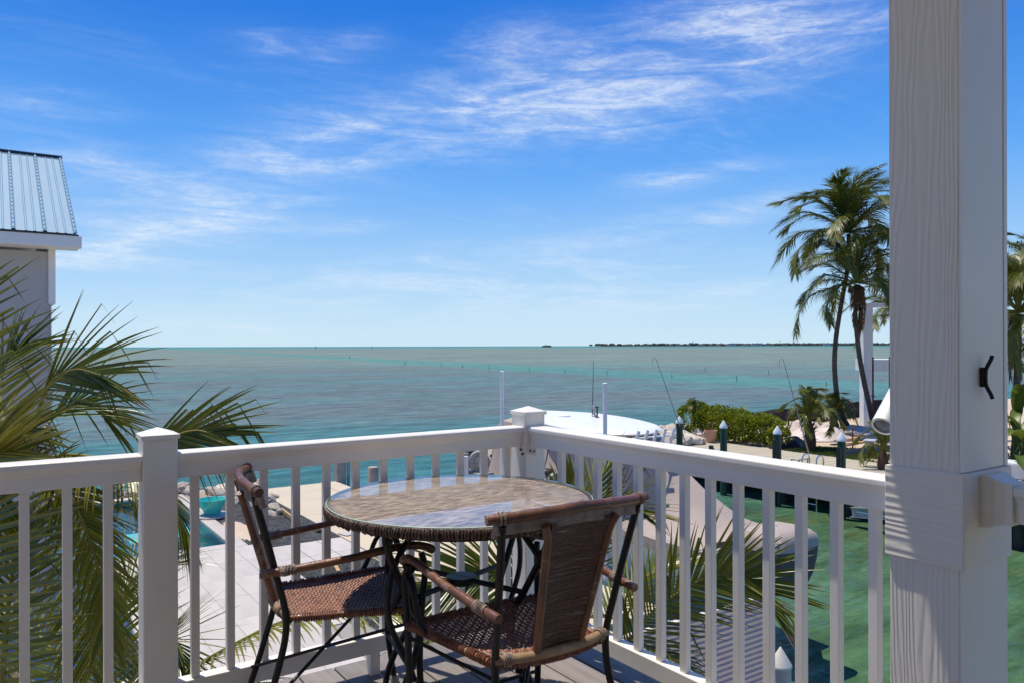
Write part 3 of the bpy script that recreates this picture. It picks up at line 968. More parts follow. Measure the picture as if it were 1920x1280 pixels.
# ================================================================ THE TABLE AND CHAIRS
TR = .445
tb = thing('bistro_table', 'round wicker patio table with a glass top and black iron legs', 'table', (1.32, 2.245, 0))
TZ = .76
MB().lathe([(TR, 0), (TR, .006)], 72, (0, 0, TZ - .006)).build('glass_top', M['glass'], tb)
MB().lathe([(TR + .0005, -.0055), (TR + .003, -.004), (TR + .003, -.002), (TR + .0005, -.0006)], 72, (0, 0, TZ), False).build('glass_edge', M['glass_edge'], tb, True)
MB().lathe([(TR - .004, -.022), (TR - .002, -.0075)], 72, (0, 0, TZ)).build('woven_top', M['woven_top'], tb)
MB().lathe([(TR - .02, -.036), (TR - .002, -.033), (TR - .001, -.0225), (TR - .02, -.0225)], 72, (0, 0, TZ)).build('rim_core', M['dark_wood'], tb, True)
mb = MB()
r_ = random.Random(4)
NS = 300
for k in range(NS):                                  # wrapped cane strands round the rim
    a = k / NS * 6.2832 + r_.uniform(-.004, .004)
    ln = r_.uniform(-.004, .004)
    tilt = r_.uniform(-.008, .008)
    rad = r_.uniform(.0025, .0045)
    pts = []
    for rr_, z, da in ((TR - .012, -.0075, 0), (TR + .006, -.0115, 0), (TR + .009, -.018, tilt * .5), (TR + .008, -.030 + ln, tilt), (TR - .004, -.038 + ln, tilt)):
        pts.append((rr_ * math.cos(a + da), rr_ * math.sin(a + da), TZ + z))
    mb.tube(pts, rad, 5, False)
mb.build('rim_wicker', M['rim_strand'], tb, True, kind='stuff')
for k in range(4):
    a = R(20 + 90 * k)
    c_, s_ = math.cos(a), math.sin(a)
    pts = spline([(c_ * q, s_ * q, z) for q, z in ((.36, .715), (.345, .64), (.27, .50), (.215, .40), (.225, .30), (.31, .16), (.355, .06), (.36, 0))], 26)
    lg = MB().tube(pts, .0115, 10).build('leg', M['black_metal'], tb, True)
    pts = spline([(c_ * q, s_ * q, z) for q, z in ((.225, .70), (.33, .58), (.345, .44), (.27, .30), (.235, .22))], 20)
    MB().tube(pts, .010, 10).build('brace', M['black_metal'], lg, True)
for k in range(2):
    a = R(20 + 90 * k)
    c_, s_ = math.cos(a), math.sin(a)
    MB().tube([(-c_ * .25, -s_ * .25, .475 + k * .006), (c_ * .25, s_ * .25, .475 + k * .006)], .0095, 8).build('stretcher', M['black_metal'], tb, True)
MB().lathe([(.05, -.012), (.05, .012)], 20, (0, 0, .478)).build('hub', M['black_metal'], tb)
mb = MB()
mb.tube([(.34 * math.cos(k / 40 * 6.2832), .34 * math.sin(k / 40 * 6.2832), .702) for k in range(41)], .011, 8, False)
mb.build('top_ring', M['black_metal'], tb, True)


def seat_map(u, v):
    """seat corner blend: v = 0 at the back, 1 at the front; slight dish"""
    wv = .17 + (.235 - .17) * v
    x = (u * 2 - 1) * wv
    y = -.195 + .39 * v + .012 * math.sin(v * math.pi)
    dish = -.016 * math.sin(u * math.pi) * math.sin(min(1, v * 1.05) * math.pi)
    return Vector((x, y, .437 + dish))


def weave(nu, nv, gap, thick, openw):
    mb = MB()
    def patch(u0, u1, v0, v1, along):
        g_ = gap
        du, dv = (u1 - u0), (v1 - v0)
        if along == 'u':
            v0, v1 = v0 + dv * g_, v1 - dv * g_
        else:
            u0, u1 = u0 + du * g_, u1 - du * g_
        zs = ((0, .0), (.25, 1), (.75, 1), (1, 0))
        rows = []
        for t_, h in zs:
            if along == 'u':
                q = [seat_map(u0 + (u1 - u0) * t_, vv) for vv in (v0, v0 + (v1 - v0) * .25, v0 + (v1 - v0) * .75, v1)]
            else:
                q = [seat_map(uu, v0 + (v1 - v0) * t_) for uu in (u0, u0 + (u1 - u0) * .25, u0 + (u1 - u0) * .75, u1)]
            rows.append([p + UP * (thick * (h * .8 + (.35 if 0 < i < 3 else 0)) + rng.uniform(-.0004, .0006)) for i, p in enumerate(q)])
        if along == 'v':
            rows = [list(reversed(r__)) for r__ in rows]
        mb.loft(rows)
    for i in range(nu):
        for j in range(nv):
            if openw:                       # plain open weave
                if (i + j) % 2 == 0:
                    patch((i - .25) / nu, (i + 1.25) / nu, j / nv, (j + 1) / nv, 'u')
                else:
                    patch(i / nu, (i + 1) / nu, (j - .25) / nv, (j + 1.25) / nv, 'v')
            else:                           # tight twill
                k = (i - j) % 4
                if k == 0:
                    patch(i / nu, min(1, (i + 2) / nu), j / nv, (j + 1) / nv, 'u')
                elif k == 2:
                    patch(i / nu, (i + 1) / nu, max(0, (j - 1)) / nv, (j + 1) / nv, 'v')
    return mb


def make_chair(label, loc, rz, openw):
    t = thing('patio_armchair', label, 'chair', loc, rz)
    if openw:
        st = weave(26, 23, .16, .0055, True)
    else:
        st = weave(44, 40, .06, .004, False)
    st.build('seat', M['weave'], t, True)
    if not openw:
        MB().loft([[seat_map(u / 8, v / 8) - UP * .003 for u in range(9)] for v in range(9)]).build('seat_backing', M['dark_wood'], t, True)
    # seat rim, wrapped
    rim = [seat_map(0, v / 10) for v in range(11)] + [seat_map(u / 10, 1) + Vector((0, .012 * math.sin(u / 10 * math.pi), 0)) for u in range(1, 11)] + [seat_map(1, 1 - v / 10) for v in range(1, 11)] + \
          [seat_map(1 - u / 10, 0) - Vector((0, .03 * math.sin(u / 10 * math.pi), 0)) for u in range(1, 11)]
    rm = MB().tube(rim, .010, 10, False).build('seat_rim', M['rattan'], t, True)
    wr = MB()
    dense = spline(rim, 230)
    for k in range(0, 228, 1):
        if rng.random() < .8:
            a, b_ = dense[k], dense[k + 1]
            tn = (b_ - a).normalized()
            sd = tn.cross(UP).normalized()
            ring_ = [a + (sd * math.cos(q / 7 * 6.2832) + UP * math.sin(q / 7 * 6.2832)) * .0128 + tn * (.003 * math.sin(q / 7 * 6.2832)) for q in range(8)]
            wr.tube(ring_, rng.uniform(.0022, .0034), 4, False)
    wr.build('rim_binding', M['weave'], rm, True, kind='stuff')
    # black uprights: rear leg and back post in one tube
    for s in (-1, 1):
        pts = spline([(s * .20, -.32, .008), (s * .193, -.245, .24), (s * .185, -.205, .42), (s * .196, -.235, .58), (s * .222, -.298, .83)], 24)
        MB().tube(pts, .0105, 10).build('back_upright', M['black_metal'], t, True)
        pts = spline([(s * .236, .205, .615), (s * .243, .215, .56), (s * .238, .206, .44), (s * .236, .20, .22), (s * .246, .23, .008)], 20)
        fl = MB().tube(pts, .0105, 10).build('front_leg', M['black_metal'], t, True)
        MB().lathe([(.016, 0), (.017, .02), (.0135, .03)], 10, (s * .246, .23, 0)).build('foot_cap', M['concrete_grey'], fl, True)
        pts = spline([(s * .242, .20, .585), (s * .243, .16, .55), (s * .238, .125, .47), (s * .225, .1, .435)], 14)
        MB().tube(pts, .009, 8).build('arm_bracket', M['black_metal'], t, True)
        pts = spline([(s * .224, -.285, .596), (s * .232, -.18, .604), (s * .243, -.02, .622), (s * .246, .13, .642), (s * .24, .212, .636), (s * .235, .245, .618)], 26)
        rr_ = [.0122 + .0009 * math.sin(k * 1.1) for k in range(27)]
        am = MB().tube(pts, rr_, 12).build('armrest', M['rattan'], t, True)
        mb = MB()
        for k in range(8):
            q = pts[3].lerp(pts[5], k / 7)
            tn = (pts[5] - pts[3]).normalized()
            sd = tn.cross(UP).normalized()
            mb.tube([q + (sd * math.cos(e / 10 * 6.2832) + UP * math.sin(e / 10 * 6.2832)) * .0140 + tn * .004 * math.cos(e / 10 * 6.2832 + k) for e in range(11)], .0032, 5, False)
        mb.build('binding', M['wrap'], am, True)
    # crossed stretchers
    MB().tube([(-.196, -.285, .16), (.236, .2, .40)], .0058, 8).build('stretcher', M['black_metal'], t, True)
    MB().tube([(.196, -.285, .16), (-.236, .2, .40)], .0058, 8).build('stretcher', M['black_metal'], t, True)
    MB().tube([(-.237, .2, .19), (.237, .2, .19)], .0058, 8).build('stretcher', M['black_metal'], t, True)
    # curved top rail of the back
    pts = spline([(-.262, -.287, .845), (-.20, -.303, .848), (-.1, -.325, .854), (0, -.333, .858), (.1, -.325, .854), (.20, -.303, .848), (.262, -.287, .845)], 40)
    rr_ = [.0135 + (.0014 if k in (6, 13, 20, 27, 34) else 0) for k in range(41)]
    tr_ = MB().tube(pts, rr_, 14).build('back_rail', M['rattan'], t, True)
    for es in ((4, 5), (36, 37)):
      mb = MB()
      for e in es:
        q, tn = pts[e], (pts[e + 1] - pts[e - 1]).normalized()
        sd = tn.cross(UP).normalized()
        mb.tube([q + (sd * math.cos(k / 12 * 6.2832) + UP * math.sin(k / 12 * 6.2832)) * .0155 for k in range(13)], .003, 5, False)
        mb.tube([q + Vector((0, .01, -.015)), q + Vector((0, .022, -.05))], .012, 6)
      mb.build('binding', M['wrap'], tr_, True)
    lo = [p + Vector((0, .006, -.028)) for p in pts[3:38]]
    rows = [[p + Vector((0, yy, zz)) for yy, zz in ((-.008, -.013), (.008, -.013), (.008, .016), (-.008, .016))] for p in lo]
    b_ = MB().loft(rows, True)
    n_ = len(b_.v)
    b_.f += [(0, 1, 2, 3), (n_ - 1, n_ - 2, n_ - 3, n_ - 4)]
    b_.build('back_batten', M['wrap'], t, True)
    # splat: framed cane panel
    def sp_pt(u, v):
        wv = .068 + .030 * v
        y = -.215 - .105 * v + .012 * math.cos(u * math.pi / 2) * 1.0 - .012
        return Vector((u * wv, y, .452 + .372 * v))
    nst = 60
    mb = MB()
    for k in range(nst):
        v0, v1 = k / nst + .0012, (k + 1) / nst - .0012
        j1 = rng.uniform(-.0012, .0012)
        rows = []
        for q in range(7):
            u = -1 + q / 3
            o1 = Vector((0, j1 - .0035, 0))
            o2 = Vector((0, j1 + .0035, 0))
            rows.append([sp_pt(u, v0) + o2, sp_pt(u, v1) + o2, sp_pt(u, v1) + o1, sp_pt(u, (v0 + v1) / 2) + o1 - Vector((0, .0012, 0)), sp_pt(u, v0) + o1])
        mb.loft(rows, True)
    mb.build('splat_panel', M['splat'], t)
    for s in (-1, 1):
        pts = [sp_pt(s * 1.06, v / 12 * 1.0 - .02) for v in range(12)] + [sp_pt(s * 1.06, .94) + Vector((s * .004, 0, 0)), sp_pt(s * 1.10, 1.0) + Vector((s * .01, 0, 0))]
        MB().tube(pts, .0112, 10).build('splat_frame', M['rattan'], t, True)
    pts = spline([(-.188, -.205, .458), (-.1, -.228, .456), (0, -.236, .456), (.1, -.228, .456), (.188, -.205, .458)], 16)
    lb = MB().tube(pts, .0135, 10).build('lower_rail', M['rattan_pale'], t, True)
    for e in (1, 15):
        mb = MB()
        for k in range(5):
            q = pts[e] + (pts[e + (1 if e == 1 else -1)] - pts[e]) * (k / 5)
            mb.tube([q + Vector((0, math.cos(a / 10 * 6.2832), math.sin(a / 10 * 6.2832))) * .0165 + Vector((.004 * math.sin(a + k), 0, 0)) for a in range(11)], .003, 5, False)
        mb.build('binding', M['wrap'], lb, True)
    return t


make_chair('wicker armchair left of the table, turned side on with a tight herringbone seat', (.98, 2.445, 0), R(-102.4), False)
make_chair('wicker armchair in front of the table seen from behind, with an openly woven seat', (1.262, 1.855, 0), R(-1), True)

# ================================================================ BOAT ON ITS LIFT
BX = 11.85
bt = thing('covered_boat', 'centre console boat under a grey canvas cover with a white hard top', 'boat', (BX, 14.3, WZ))
def bz(z):
    return z - WZ
# hull
def hw_(y):                                          # half width along the boat (y from the lift centre)
    if y < 0:
        return 1.32 + .08 * max(-1, y / 4.9)
    t_ = min(1, y / 5.1)
    return 1.32 * math.sqrt(max(0, 1 - t_ ** 2.6)) + .02
rows = []
for k in range(27):
    y = -4.9 + 10.0 * k / 26
    h = hw_(y)
    sheer = bz(-2.42) + (.30 * max(0, y / 5.1) ** 2)
    keel = bz(-3.75) + 1.1 * max(0, (y - 2) / 3.1) ** 2.4
    sec = [(-1, sheer), (-1.0, sheer - .12), (-.93, sheer - .55), (-.82, keel + .42), (0, keel), (.82, keel + .42), (.93, sheer - .55), (1.0, sheer - .12), (1, sheer)]
    rows.append([Vector((u * h, y, max(keel, z))) for u, z in sec])
b_ = MB().loft(rows)
b_.f.append(tuple(range(9)))
b_.build('hull', M['white_smooth'], bt, True)
# canvas cover: tent over rails and hard top frame
def ridge(y):
    pts = ((-5.2, -2.35), (-4.67, -2.2), (-3.52, -1.56), (-2.4, -.88), (-1.9, -.74), (2.2, -.66), (2.8, -.95), (5.0, -2.05), (5.3, -2.25))
    for (a, za), (b__, zb_) in zip(pts, pts[1:]):
        if a <= y <= b__:
            return za + (zb_ - za) * (y - a) / (b__ - a)
    return -2.3
rows = []
for k in range(53):
    y = -5.05 + 10.2 * k / 52
    h = hw_(y) + .05
    zr = bz(ridge(y))
    g_ = bz(-2.45) + (.30 * max(0, y / 5.1) ** 2)
    top = min(h * .9, .10 + .85 * max(0, min(1, (ridge(y) + 1.25) / .5)))
    row = []
    for q in range(25):
        u = -1 + q / 12
        a = abs(u)
        if a > .52:
            t_ = (a - .52) / .48
            x = top + (h - top) * t_
            z = zr + (g_ - zr) * t_ - .10 * math.sin(t_ * math.pi) * min(1, zr - g_)
        else:
            x = top * a / .52
            z = zr + .05 * (1 - a / .52)
        p = Vector((math.copysign(x, u), y, z))
        wr_ = noise.noise(Vector((p.x * 1.3 + 5, p.y * .55, p.z * 1.1))) * .09 + noise.noise(Vector((p.x * 3.1, p.y * 1.6 + 9, p.z * 2.5))) * .03
        row.append(p + Vector((math.copysign(1, u) * wr_ * .5, 0, wr_)))
    row = [row[0] - UP * .22] + row + [row[-1] - UP * .22]
    rows.append(row)
b_ = MB().loft(rows)
b_.build('canvas_cover', M['cover'], bt, True)
for yy in (-2.6, 0.1, 2.6):                          # dark hem straps
    k = min(52, max(0, int((yy + 5.05) / 10.2 * 52)))
    MB().tube([p + UP * .012 for p in rows[k]], .012, 6).build('strap', M['dark_edge'], bt, True)
# covered outboards
rows2 = []
NE = 36
for zc, wd_, ln_, fold in ((-2.02, .02, .02, 0), (-2.03, .34, .26, .3), (-2.08, .56, .42, .6), (-2.18, .64, .50, 1), (-2.36, .66, .52, 1.2), (-2.60, .64, .50, 1.3), (-2.85, .58, .45, 1.2), (-3.05, .50, .38, 1.0), (-3.15, .44, .32, .8)):
    row = []
    for q in range(NE):
        a = q / NE * 6.2832
        ca, sa = math.cos(a), math.sin(a)
        p = Vector((wd_ * math.copysign(abs(ca) ** .36, ca), -5.5 + ln_ * math.copysign(abs(sa) ** .36, sa), bz(zc)))
        k = noise.noise(Vector((p.x * 4.5, p.y * 4.5, p.z * 1.6))) * .04 * fold
        row.append(p + Vector((ca * k, sa * k, k * .8)))
    rows2.append(row)
hood = MB().loft(list(reversed(rows2[:5])), True)
hood.build('engine_hood', M['cover'], bt, True)
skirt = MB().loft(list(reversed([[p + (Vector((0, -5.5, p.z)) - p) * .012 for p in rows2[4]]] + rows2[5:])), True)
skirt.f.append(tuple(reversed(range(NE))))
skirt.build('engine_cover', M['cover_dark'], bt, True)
apron = []
for k in range(7):
    y = -5.3 + .55 * k / 6
    apron.append([Vector((u * (.55 + .75 * k / 6), y, bz(-2.12 - .10 * u * u - .12 * k / 6 + .03 * noise.noise(Vector((u * 3, y * 5, 2)))))) for u in [-1 + q / 7 for q in range(15)]])
MB().loft(apron).build('cover_apron', M['cover'], bt, True)
# white hard top
out = [(11.87, 11.72), (11.25, 11.50), (10.62, 11.72), (10.42, 12.6), (10.5, 13.5), (10.75, 14.6), (11.1, 16.0), (11.6, 17.0), (12.2, 17.35), (12.8, 16.9), (13.25, 15.7), (13.2, 14.5), (12.85, 13.2), (12.4, 12.3)]
op = spline([(x - BX, y - 14.3, 0) for x, y in out] + [(out[0][0] - BX, out[0][1] - 14.3, 0)], 56)[:-1]
cen = Vector((sum(p.x for p in op) / len(op), sum(p.y for p in op) / len(op), 0))
zt_ = bz(-.52)
rows = []
for f_, z in ((.95, -.075), (.99, -.06), (1.0, -.03), (.985, .0), (.93, .022), (.75, .05), (.45, .068), (.15, .075)):
    rows.append([cen + (p - cen) * f_ + UP * (zt_ + z) for p in op])
b_ = MB().loft(rows, True)
n_ = len(op)
b_.f.append(tuple(reversed(range(n_))))
b_.f.append(tuple(len(b_.v) - n_ + k for k in range(n_)))
ht = b_.build('hard_top', M['white_smooth'], bt, True)
for k in range(5):                                   # rod holders along the aft edge
    x = -1.06 + .255 * k
    MB().tube([(x + .04, -2.86, zt_ - .26), (x + .10, -2.92, zt_ + .06)], .036, 10).build('rod_holder', M['white_smooth'], bt, True)
MB().tube([(-1.15, -2.84, zt_ - .1), (.12, -2.86, zt_ - .1)], .02, 8).build('holder_rail', M['white_smooth'], bt, True)
for sx in (-1, 1):
    for sy in (-2.2, 2.0):
        MB().tube([(sx * .72 + .05, sy, zt_ - .06), (sx * .80, sy * .95, zt_ - 1.9)], .025, 8).build('top_support', M['white_smooth'], bt, True)
an = at_d(1110, 775, 18.6) - Vector((BX, 14.3, WZ))
MB().tube([(an.x, an.y, zt_ + .05), (an.x + .05, an.y, zt_ + 1.42)], [.012, .005], 6).build('antenna', M['dark_edge'], ht)
MB().lathe([(.05, 0), (.05, .03), (.02, .05), (.02, .24), (.035, .25), (.035, .29)], 10, (an.x - .1, an.y - .3, zt_ + .055)).build('gps_puck', M['dark_edge'], ht)
MB().lathe([(.06, 0), (.06, .04), (.03, .06), (.03, .2), (.05, .22), (.05, .26), (.02, .3)], 10, (an.x + .02, an.y - .05, zt_ + .06)).build('mast_light', M['steel'], ht)
MB().lathe([(.16, 0), (.15, .05), (.08, .08)], 14, (an.x - .55, an.y + .4, zt_ + .05)).build('vent_dome', M['white_smooth'], ht, True)

# lift: piles with gear motors, guide poles, cradle
def lift_head(px, py, d, name, label):
    p = at_d(px, py, d)
    t = thing(name, label, 'boat lift', (p.x, p.y, WZ))
    z = p.z - WZ
    MB().lathe([(.15, -2.0), (.15, z - .36)], 14).build('pile', M['concrete_grey'], t, True)
    MB().box(-.22, .22, -.55, .55, z - .36, z - .24).build('top_beam', M['corroded'], t, bevel=.01)
    g_ = MB()
    pr_ = [(.02, -.09), (.26, -.09), (.27, -.07), (.27, .07), (.26, .09), (.13, .095), (.12, .13), (.04, .135)]
    g_.lathe(pr_, 28)
    o = g_.build('gear_plate', M['corroded'], t, True)
    o.rotation_euler = (R(90), 0, R(-20))
    o.location = (.0, -.2, z)
    mt_ = MB().lathe([(.0, -.2), (.12, -.2), (.13, -.17), (.13, .1), (.1, .16), (.0, .17)], 18, cap=False).build('motor', M['black_plastic'], t, True)
    mt_.rotation_euler = (R(90), 0, R(40))
    mt_.location = (-.12, .05, z + .2)
    MB().box(-.36, -.22, -.12, .12, z - .42, z + .22).build('bracket', M['corroded'], t, bevel=.01)
    MB().box(-.48, -.28, -.2, .05, z - .3, z + .16).build('switch_box', M['white_smooth'], t, bevel=.02)
    for q in ((.15, .2), (-.18, .18), (.2, -.15)):
        MB().lathe([(.03, 0), (.03, .05), (.018, .06)], 8, (q[0], q[1] - .3, z + .13)).build('bolt', M['rust'], t)
    MB().tube([(.02, -.3, z - .2), (.06, -.3, z - 2.2)], .008, 6).build('cable', M['steel'], t)
    return t


lift_head(889, 862, 19.0, 'boat_lift', 'corroded round gear drive of the boat lift on its pile, left of the corner post')
lift_head(1033, 905, 16.4, 'boat_lift', 'boat lift drive on its pile right of the corner post, half hidden by palm leaves')
for px, pt_y, lab in ((941, 695, 'tall white guide pole standing in the water left of the corner post'), (1134, 718, 'tall white guide pole rising in front of the white hard top')):
    d = 18.1 if px == 941 else 14.9
    p = at_d(px, pt_y, d)
    MB().lathe([(.042, -7 - p.z), (.042, -.03), (.052, -.028), (.052, .0), (.02, .012)], 14).build('guide_pole', M['white_smooth'], None, True, label=lab, cat='pole').location = p

# square pile with rust stains and a pipe; short pale pile
p = at_d(636, 901, 26.0)
t = thing('concrete_pile', 'square rust-stained concrete pile at the corner of the sea wall', 'pile', (p.x + .05, p.y + .1, -7))
MB().box(-.17, .17, -.17, .17, 0, 7 - 2.18).build('shaft', M['concrete_grey'], t, bevel=.02)
MB().tube([(.26, -.12, 0), (.26, -.12, 7 - 2.3)], .05, 10).build('conduit', M['steel'], t, True)
p = at_d(699, 873, 23.7)
MB().lathe([(.165, -4), (.165, -.04), (.155, -.01), (.12, 0)], 18).build('concrete_pile', M['concrete_grey'], None, True, label='short pale round pile with a flat top right of the rusty square pile', cat='pile').location = p

# slatted screen and capped pile at the lower right
ss_ = thing('slatted_screen', 'white slatted screen standing low beside the canal', 'screen', (8.02, 6.1, 0))
for k in range(24):
    z = -1.84 - .068 * k
    pr_ = [(-.045, 0), (-.045, -.005), (-.022, -.05), (.02, -.05), (.02, 0)]
    MB().sweep(pr_, (-3.4, 0, z), (-.07, 0, z), (0, 1, 0)).build('slat', M['slat'], ss_)
MB().box(-.07, .03, -.05, .05, GZ - .06, -1.80).build('post', M['slat'], ss_, bevel=.006)
MB().box(-1.72, -1.64, .031, .09, GZ - .06, -1.86).build('post', M['slat'], ss_, bevel=.006)
MB().box(-3.4, -3.32, .031, .09, GZ - .06, -1.86).build('post', M['slat'], ss_, bevel=.006)
MB().box(.031, .08, -.05, .03, -2.5, -2.32).build('latch', M['black_plastic'], ss_)
p = at_d(1462, 1247, 10.9)
cp_ = thing('capped_pile', 'pinkish round pile with a cream cone cap beside the slatted screen', 'pile', (p.x, p.y, p.z))
MB().lathe([(.145, -4), (.145, 0)], 24).build('shaft', M['pile_pink'], cp_, True)
MB().lathe([(.158, -.02), (.16, .0), (.155, .02), (.01, .26)], 24).build('cone_cap', M['cone'], cp_, True)

# ================================================================ ACROSS THE CANAL
dk2 = thing('wooden_dock', kind='structure')
pk = MB().box(23.7, 28.7, -.068, .068, -.045, 0).mesh('plank')
pk.materials.append(M['plank'])
for k in range(165):
    o = link('plank', pk, dk2)
    o.location = (rng.uniform(-.015, .015), 3.2 + .1435 * k, GZ + rng.uniform(-.003, .003))
jb = MB()
for x in (23.78, 25.2, 26.6, 28.0):
    jb.box(x, x + .08, 3.1, 26.85, GZ - .30, GZ - .05)
jb.build('joists', M['dark_wood'], dk2)
MB().box(25.7, 26.0, -20, 27, -7, GZ - .32).build('dock_bulkhead', M['dark_wood'], dk2)
for k in range(9):
    MB().lathe([(.14, 0), (.14, 3.6)], 10, (24.1, 4.6 + k * 2.6, GZ - 3.92)).build('support_pile', M['dark_wood'], dk2, True)

pile_labels = ['green pile with a white cone cap at the rocky far end of the dock', 'green pile with a white cone cap beside the terracotta pot',
               'green pile with a white cone cap and black bumper, left of the swim ladder', 'green pile with a white cone cap and black bumper, right of the swim ladder']
for (x, y), lab, bump_ in zip(((23.5, 22.16), (23.5, 19.86), (23.5, 17.4), (23.5, 14.88)), pile_labels, (0, 0, 1, 1)):
    t = thing('dock_pile', lab, 'pile', (x, y, 0), 0, 'green piles along the wooden dock')
    MB().lathe([(.135, -7), (.135, -1.93)], 20).build('shaft', M['green_pile'], t, True)
    MB().lathe([(.155, -1.93), (.155, -1.85), (.01, -1.62)], 20).build('cone_cap', M['white_smooth'], t, True)
    if bump_:
        MB().box(-.20, -.10, -.075, .075, -4.6, -2.12).build('bumper', M['black_plastic'], t, bevel=.01)
p = at_d(1333, 835, 30.5)
t = thing('mooring_post', 'short square black post standing on the dock in front of the pot', 'post', (p.x, p.y, GZ))
MB().box(-.07, .07, -.07, .07, -1, .62 + (-.0)).build('shaft', M['black_plastic'], t, bevel=.01)
b_ = MB()
b_.prism([(0, 0), (.3, 0), (0, .6)], -.02, .02)
o = b_.build('bracket', M['concrete_grey'], t)
o.rotation_euler = (R(90), 0, R(-34))
o.location = (.08, 0, 0)

# swim ladder
p = Vector((24.05, 16.25, GZ))
t = thing('swim_ladder', 'pair of bright hooped handrails of a swim ladder on the dock edge', 'ladder', p)
for s, lab in ((-.28, None), (.28, None)):
    pts = [(-.32, s, -1.2), (-.32, s, .55)] + [(-.32 + .2 - .2 * math.cos(a), s, .55 + .2 * math.sin(a)) for a in [k / 10 * math.pi for k in range(1, 10)]] + [(.08, s, .55), (.08, s, .02)]
    MB().tube(pts, .028, 8).build('handrail', M['chrome'], t, True)
for k in range(3):
    MB().tube([(-.32, -.28, -.35 - .3 * k), (-.32, .28, -.35 - .3 * k)], .018, 8).build('rung', M['chrome'], t, True)
t = thing('boarding_step', 'small grey metal step frame beside the swim ladder', 'step', (24.05, 16.72, GZ))
for a, b__ in (((-.25, 0, 0), (-.25, 0, .52)), ((.25, 0, 0), (.25, 0, .52)), ((-.3, 0, .52), (.3, 0, .52)), ((-.25, .3, 0), (-.25, .3, .52)), ((-.25, 0, .52), (-.25, .3, .52))):
    MB().tube([a, b__], .025, 6).build('frame_bar', M['steel'], t, True)
t = thing('lift_beam', 'galvanised lift beam hanging low over the water under the dock', 'beam', (23.2, 13.6, -4.0))
p0, p1 = at_d(1597, 960, 24.5), at_d(1690, 966, 23.0)
c_ = Vector((23.2, 13.6, -4.0))
p0, p1 = p0 - c_, p1 - c_
for dz_ in (-.15, .15):
    MB().beam(p0 + UP * dz_, p1 + UP * dz_, .26, .025).build('flange', M['steel'], t)
MB().beam(p0, p1, .03, .28).build('web', M['steel'], t)
nv = (p1 - p0).normalized().cross(UP) 
MB().tube([p0.lerp(p1, .12) + nv * .06 + UP * .03, p1 + nv * .08 - UP * .12], .022, 8).build('tie_rod', M['white_smooth'], t, True)

# mooring whips
for (x0, y0, d0), (x1, y1, d1), lab in (((1287, 834, 32.0), (1229, 671, 29.5), 'thin mooring whip leaning over the canal at the far end of the dock'),
                                        ((1516, 850, 27.6), (1468, 674, 26.0), 'thin mooring whip leaning over the canal beside the swim ladder')):
    a, b__ = at_d(x0, y0, d0), at_d(x1, y1, d1)
    t = thing('mooring_whip', lab, 'whip', (a.x, a.y, GZ))
    o_ = Vector((a.x, a.y, GZ))
    q = [a - o_, a.lerp(b__, .35) - o_ - UP * .0, a.lerp(b__, .7) - o_ + UP * .03, b__ - o_]
    MB().tube(spline(q, 14), [.026 - .0012 * k for k in range(15)], 7).build('rod', M['steel'], t, True)
    MB().box(-.1, .1, -.1, .1, .0, .06).build('base', M['steel'], t, bevel=.01)
    e = b__ - o_
    MB().tube([e, e + Vector((-.05, .04, .03)), e + Vector((-.09, .07, -.02)), e + Vector((-.1, .08, -.28))], .009, 6).build('tip_line', M['steel'], t)

# pot with sticks
p = at_z(1332, 829, GZ)
t = thing('terracotta_pot', 'terracotta pot holding a few bare stems at the foot of the hedge', 'pot', p)
MB().lathe([(.20, 0), (.22, .03), (.285, .5), (.31, .5), (.315, .58), (.28, .585), (.27, .5), (.26, .48)], 24).build('pot', M['pot'], t, True)
MB().lathe([(.27, .47), (.02, .50)], 16).build('soil', M['soil'], t)
for a, h in ((.2, .95), (1.9, 1.05), (3.4, .9), (5.1, 1.0)):
    MB().tube([(.1 * math.cos(a), .1 * math.sin(a), .48), (.16 * math.cos(a), .16 * math.sin(a), h)], [.02, .012], 6).build('stem', M['wood_dry'], t, True)
MB().box(-.04, .04, -.02, .02, 0, .26).build('orange_tag', M['orange'], None, label='small orange marker on the rocks behind the far green pile', cat='marker').location = at_d(1268, 797, 33) - UP * .13

# ---------------------------------------------------------------- leaves
def leaf_card(mb, p, d, up, ln, wd, tint):
    s = d.cross(up)
    if s.length < 1e-4:
        s = d.orthogonal()
    s.normalize()
    q = p + d * ln * .5
    u = s.cross(d).normalized() * ln * .06
    mb.add([p, q + s * wd - u, p + d * ln, q - s * wd - u, q + u], [(0, 1, 4), (1, 2, 4), (2, 3, 4), (3, 0, 4)],
           [(tint, 0, 0), (tint, .5, 0), (tint, .8, 0), (tint, .5, 0), (tint, .5, 1)])


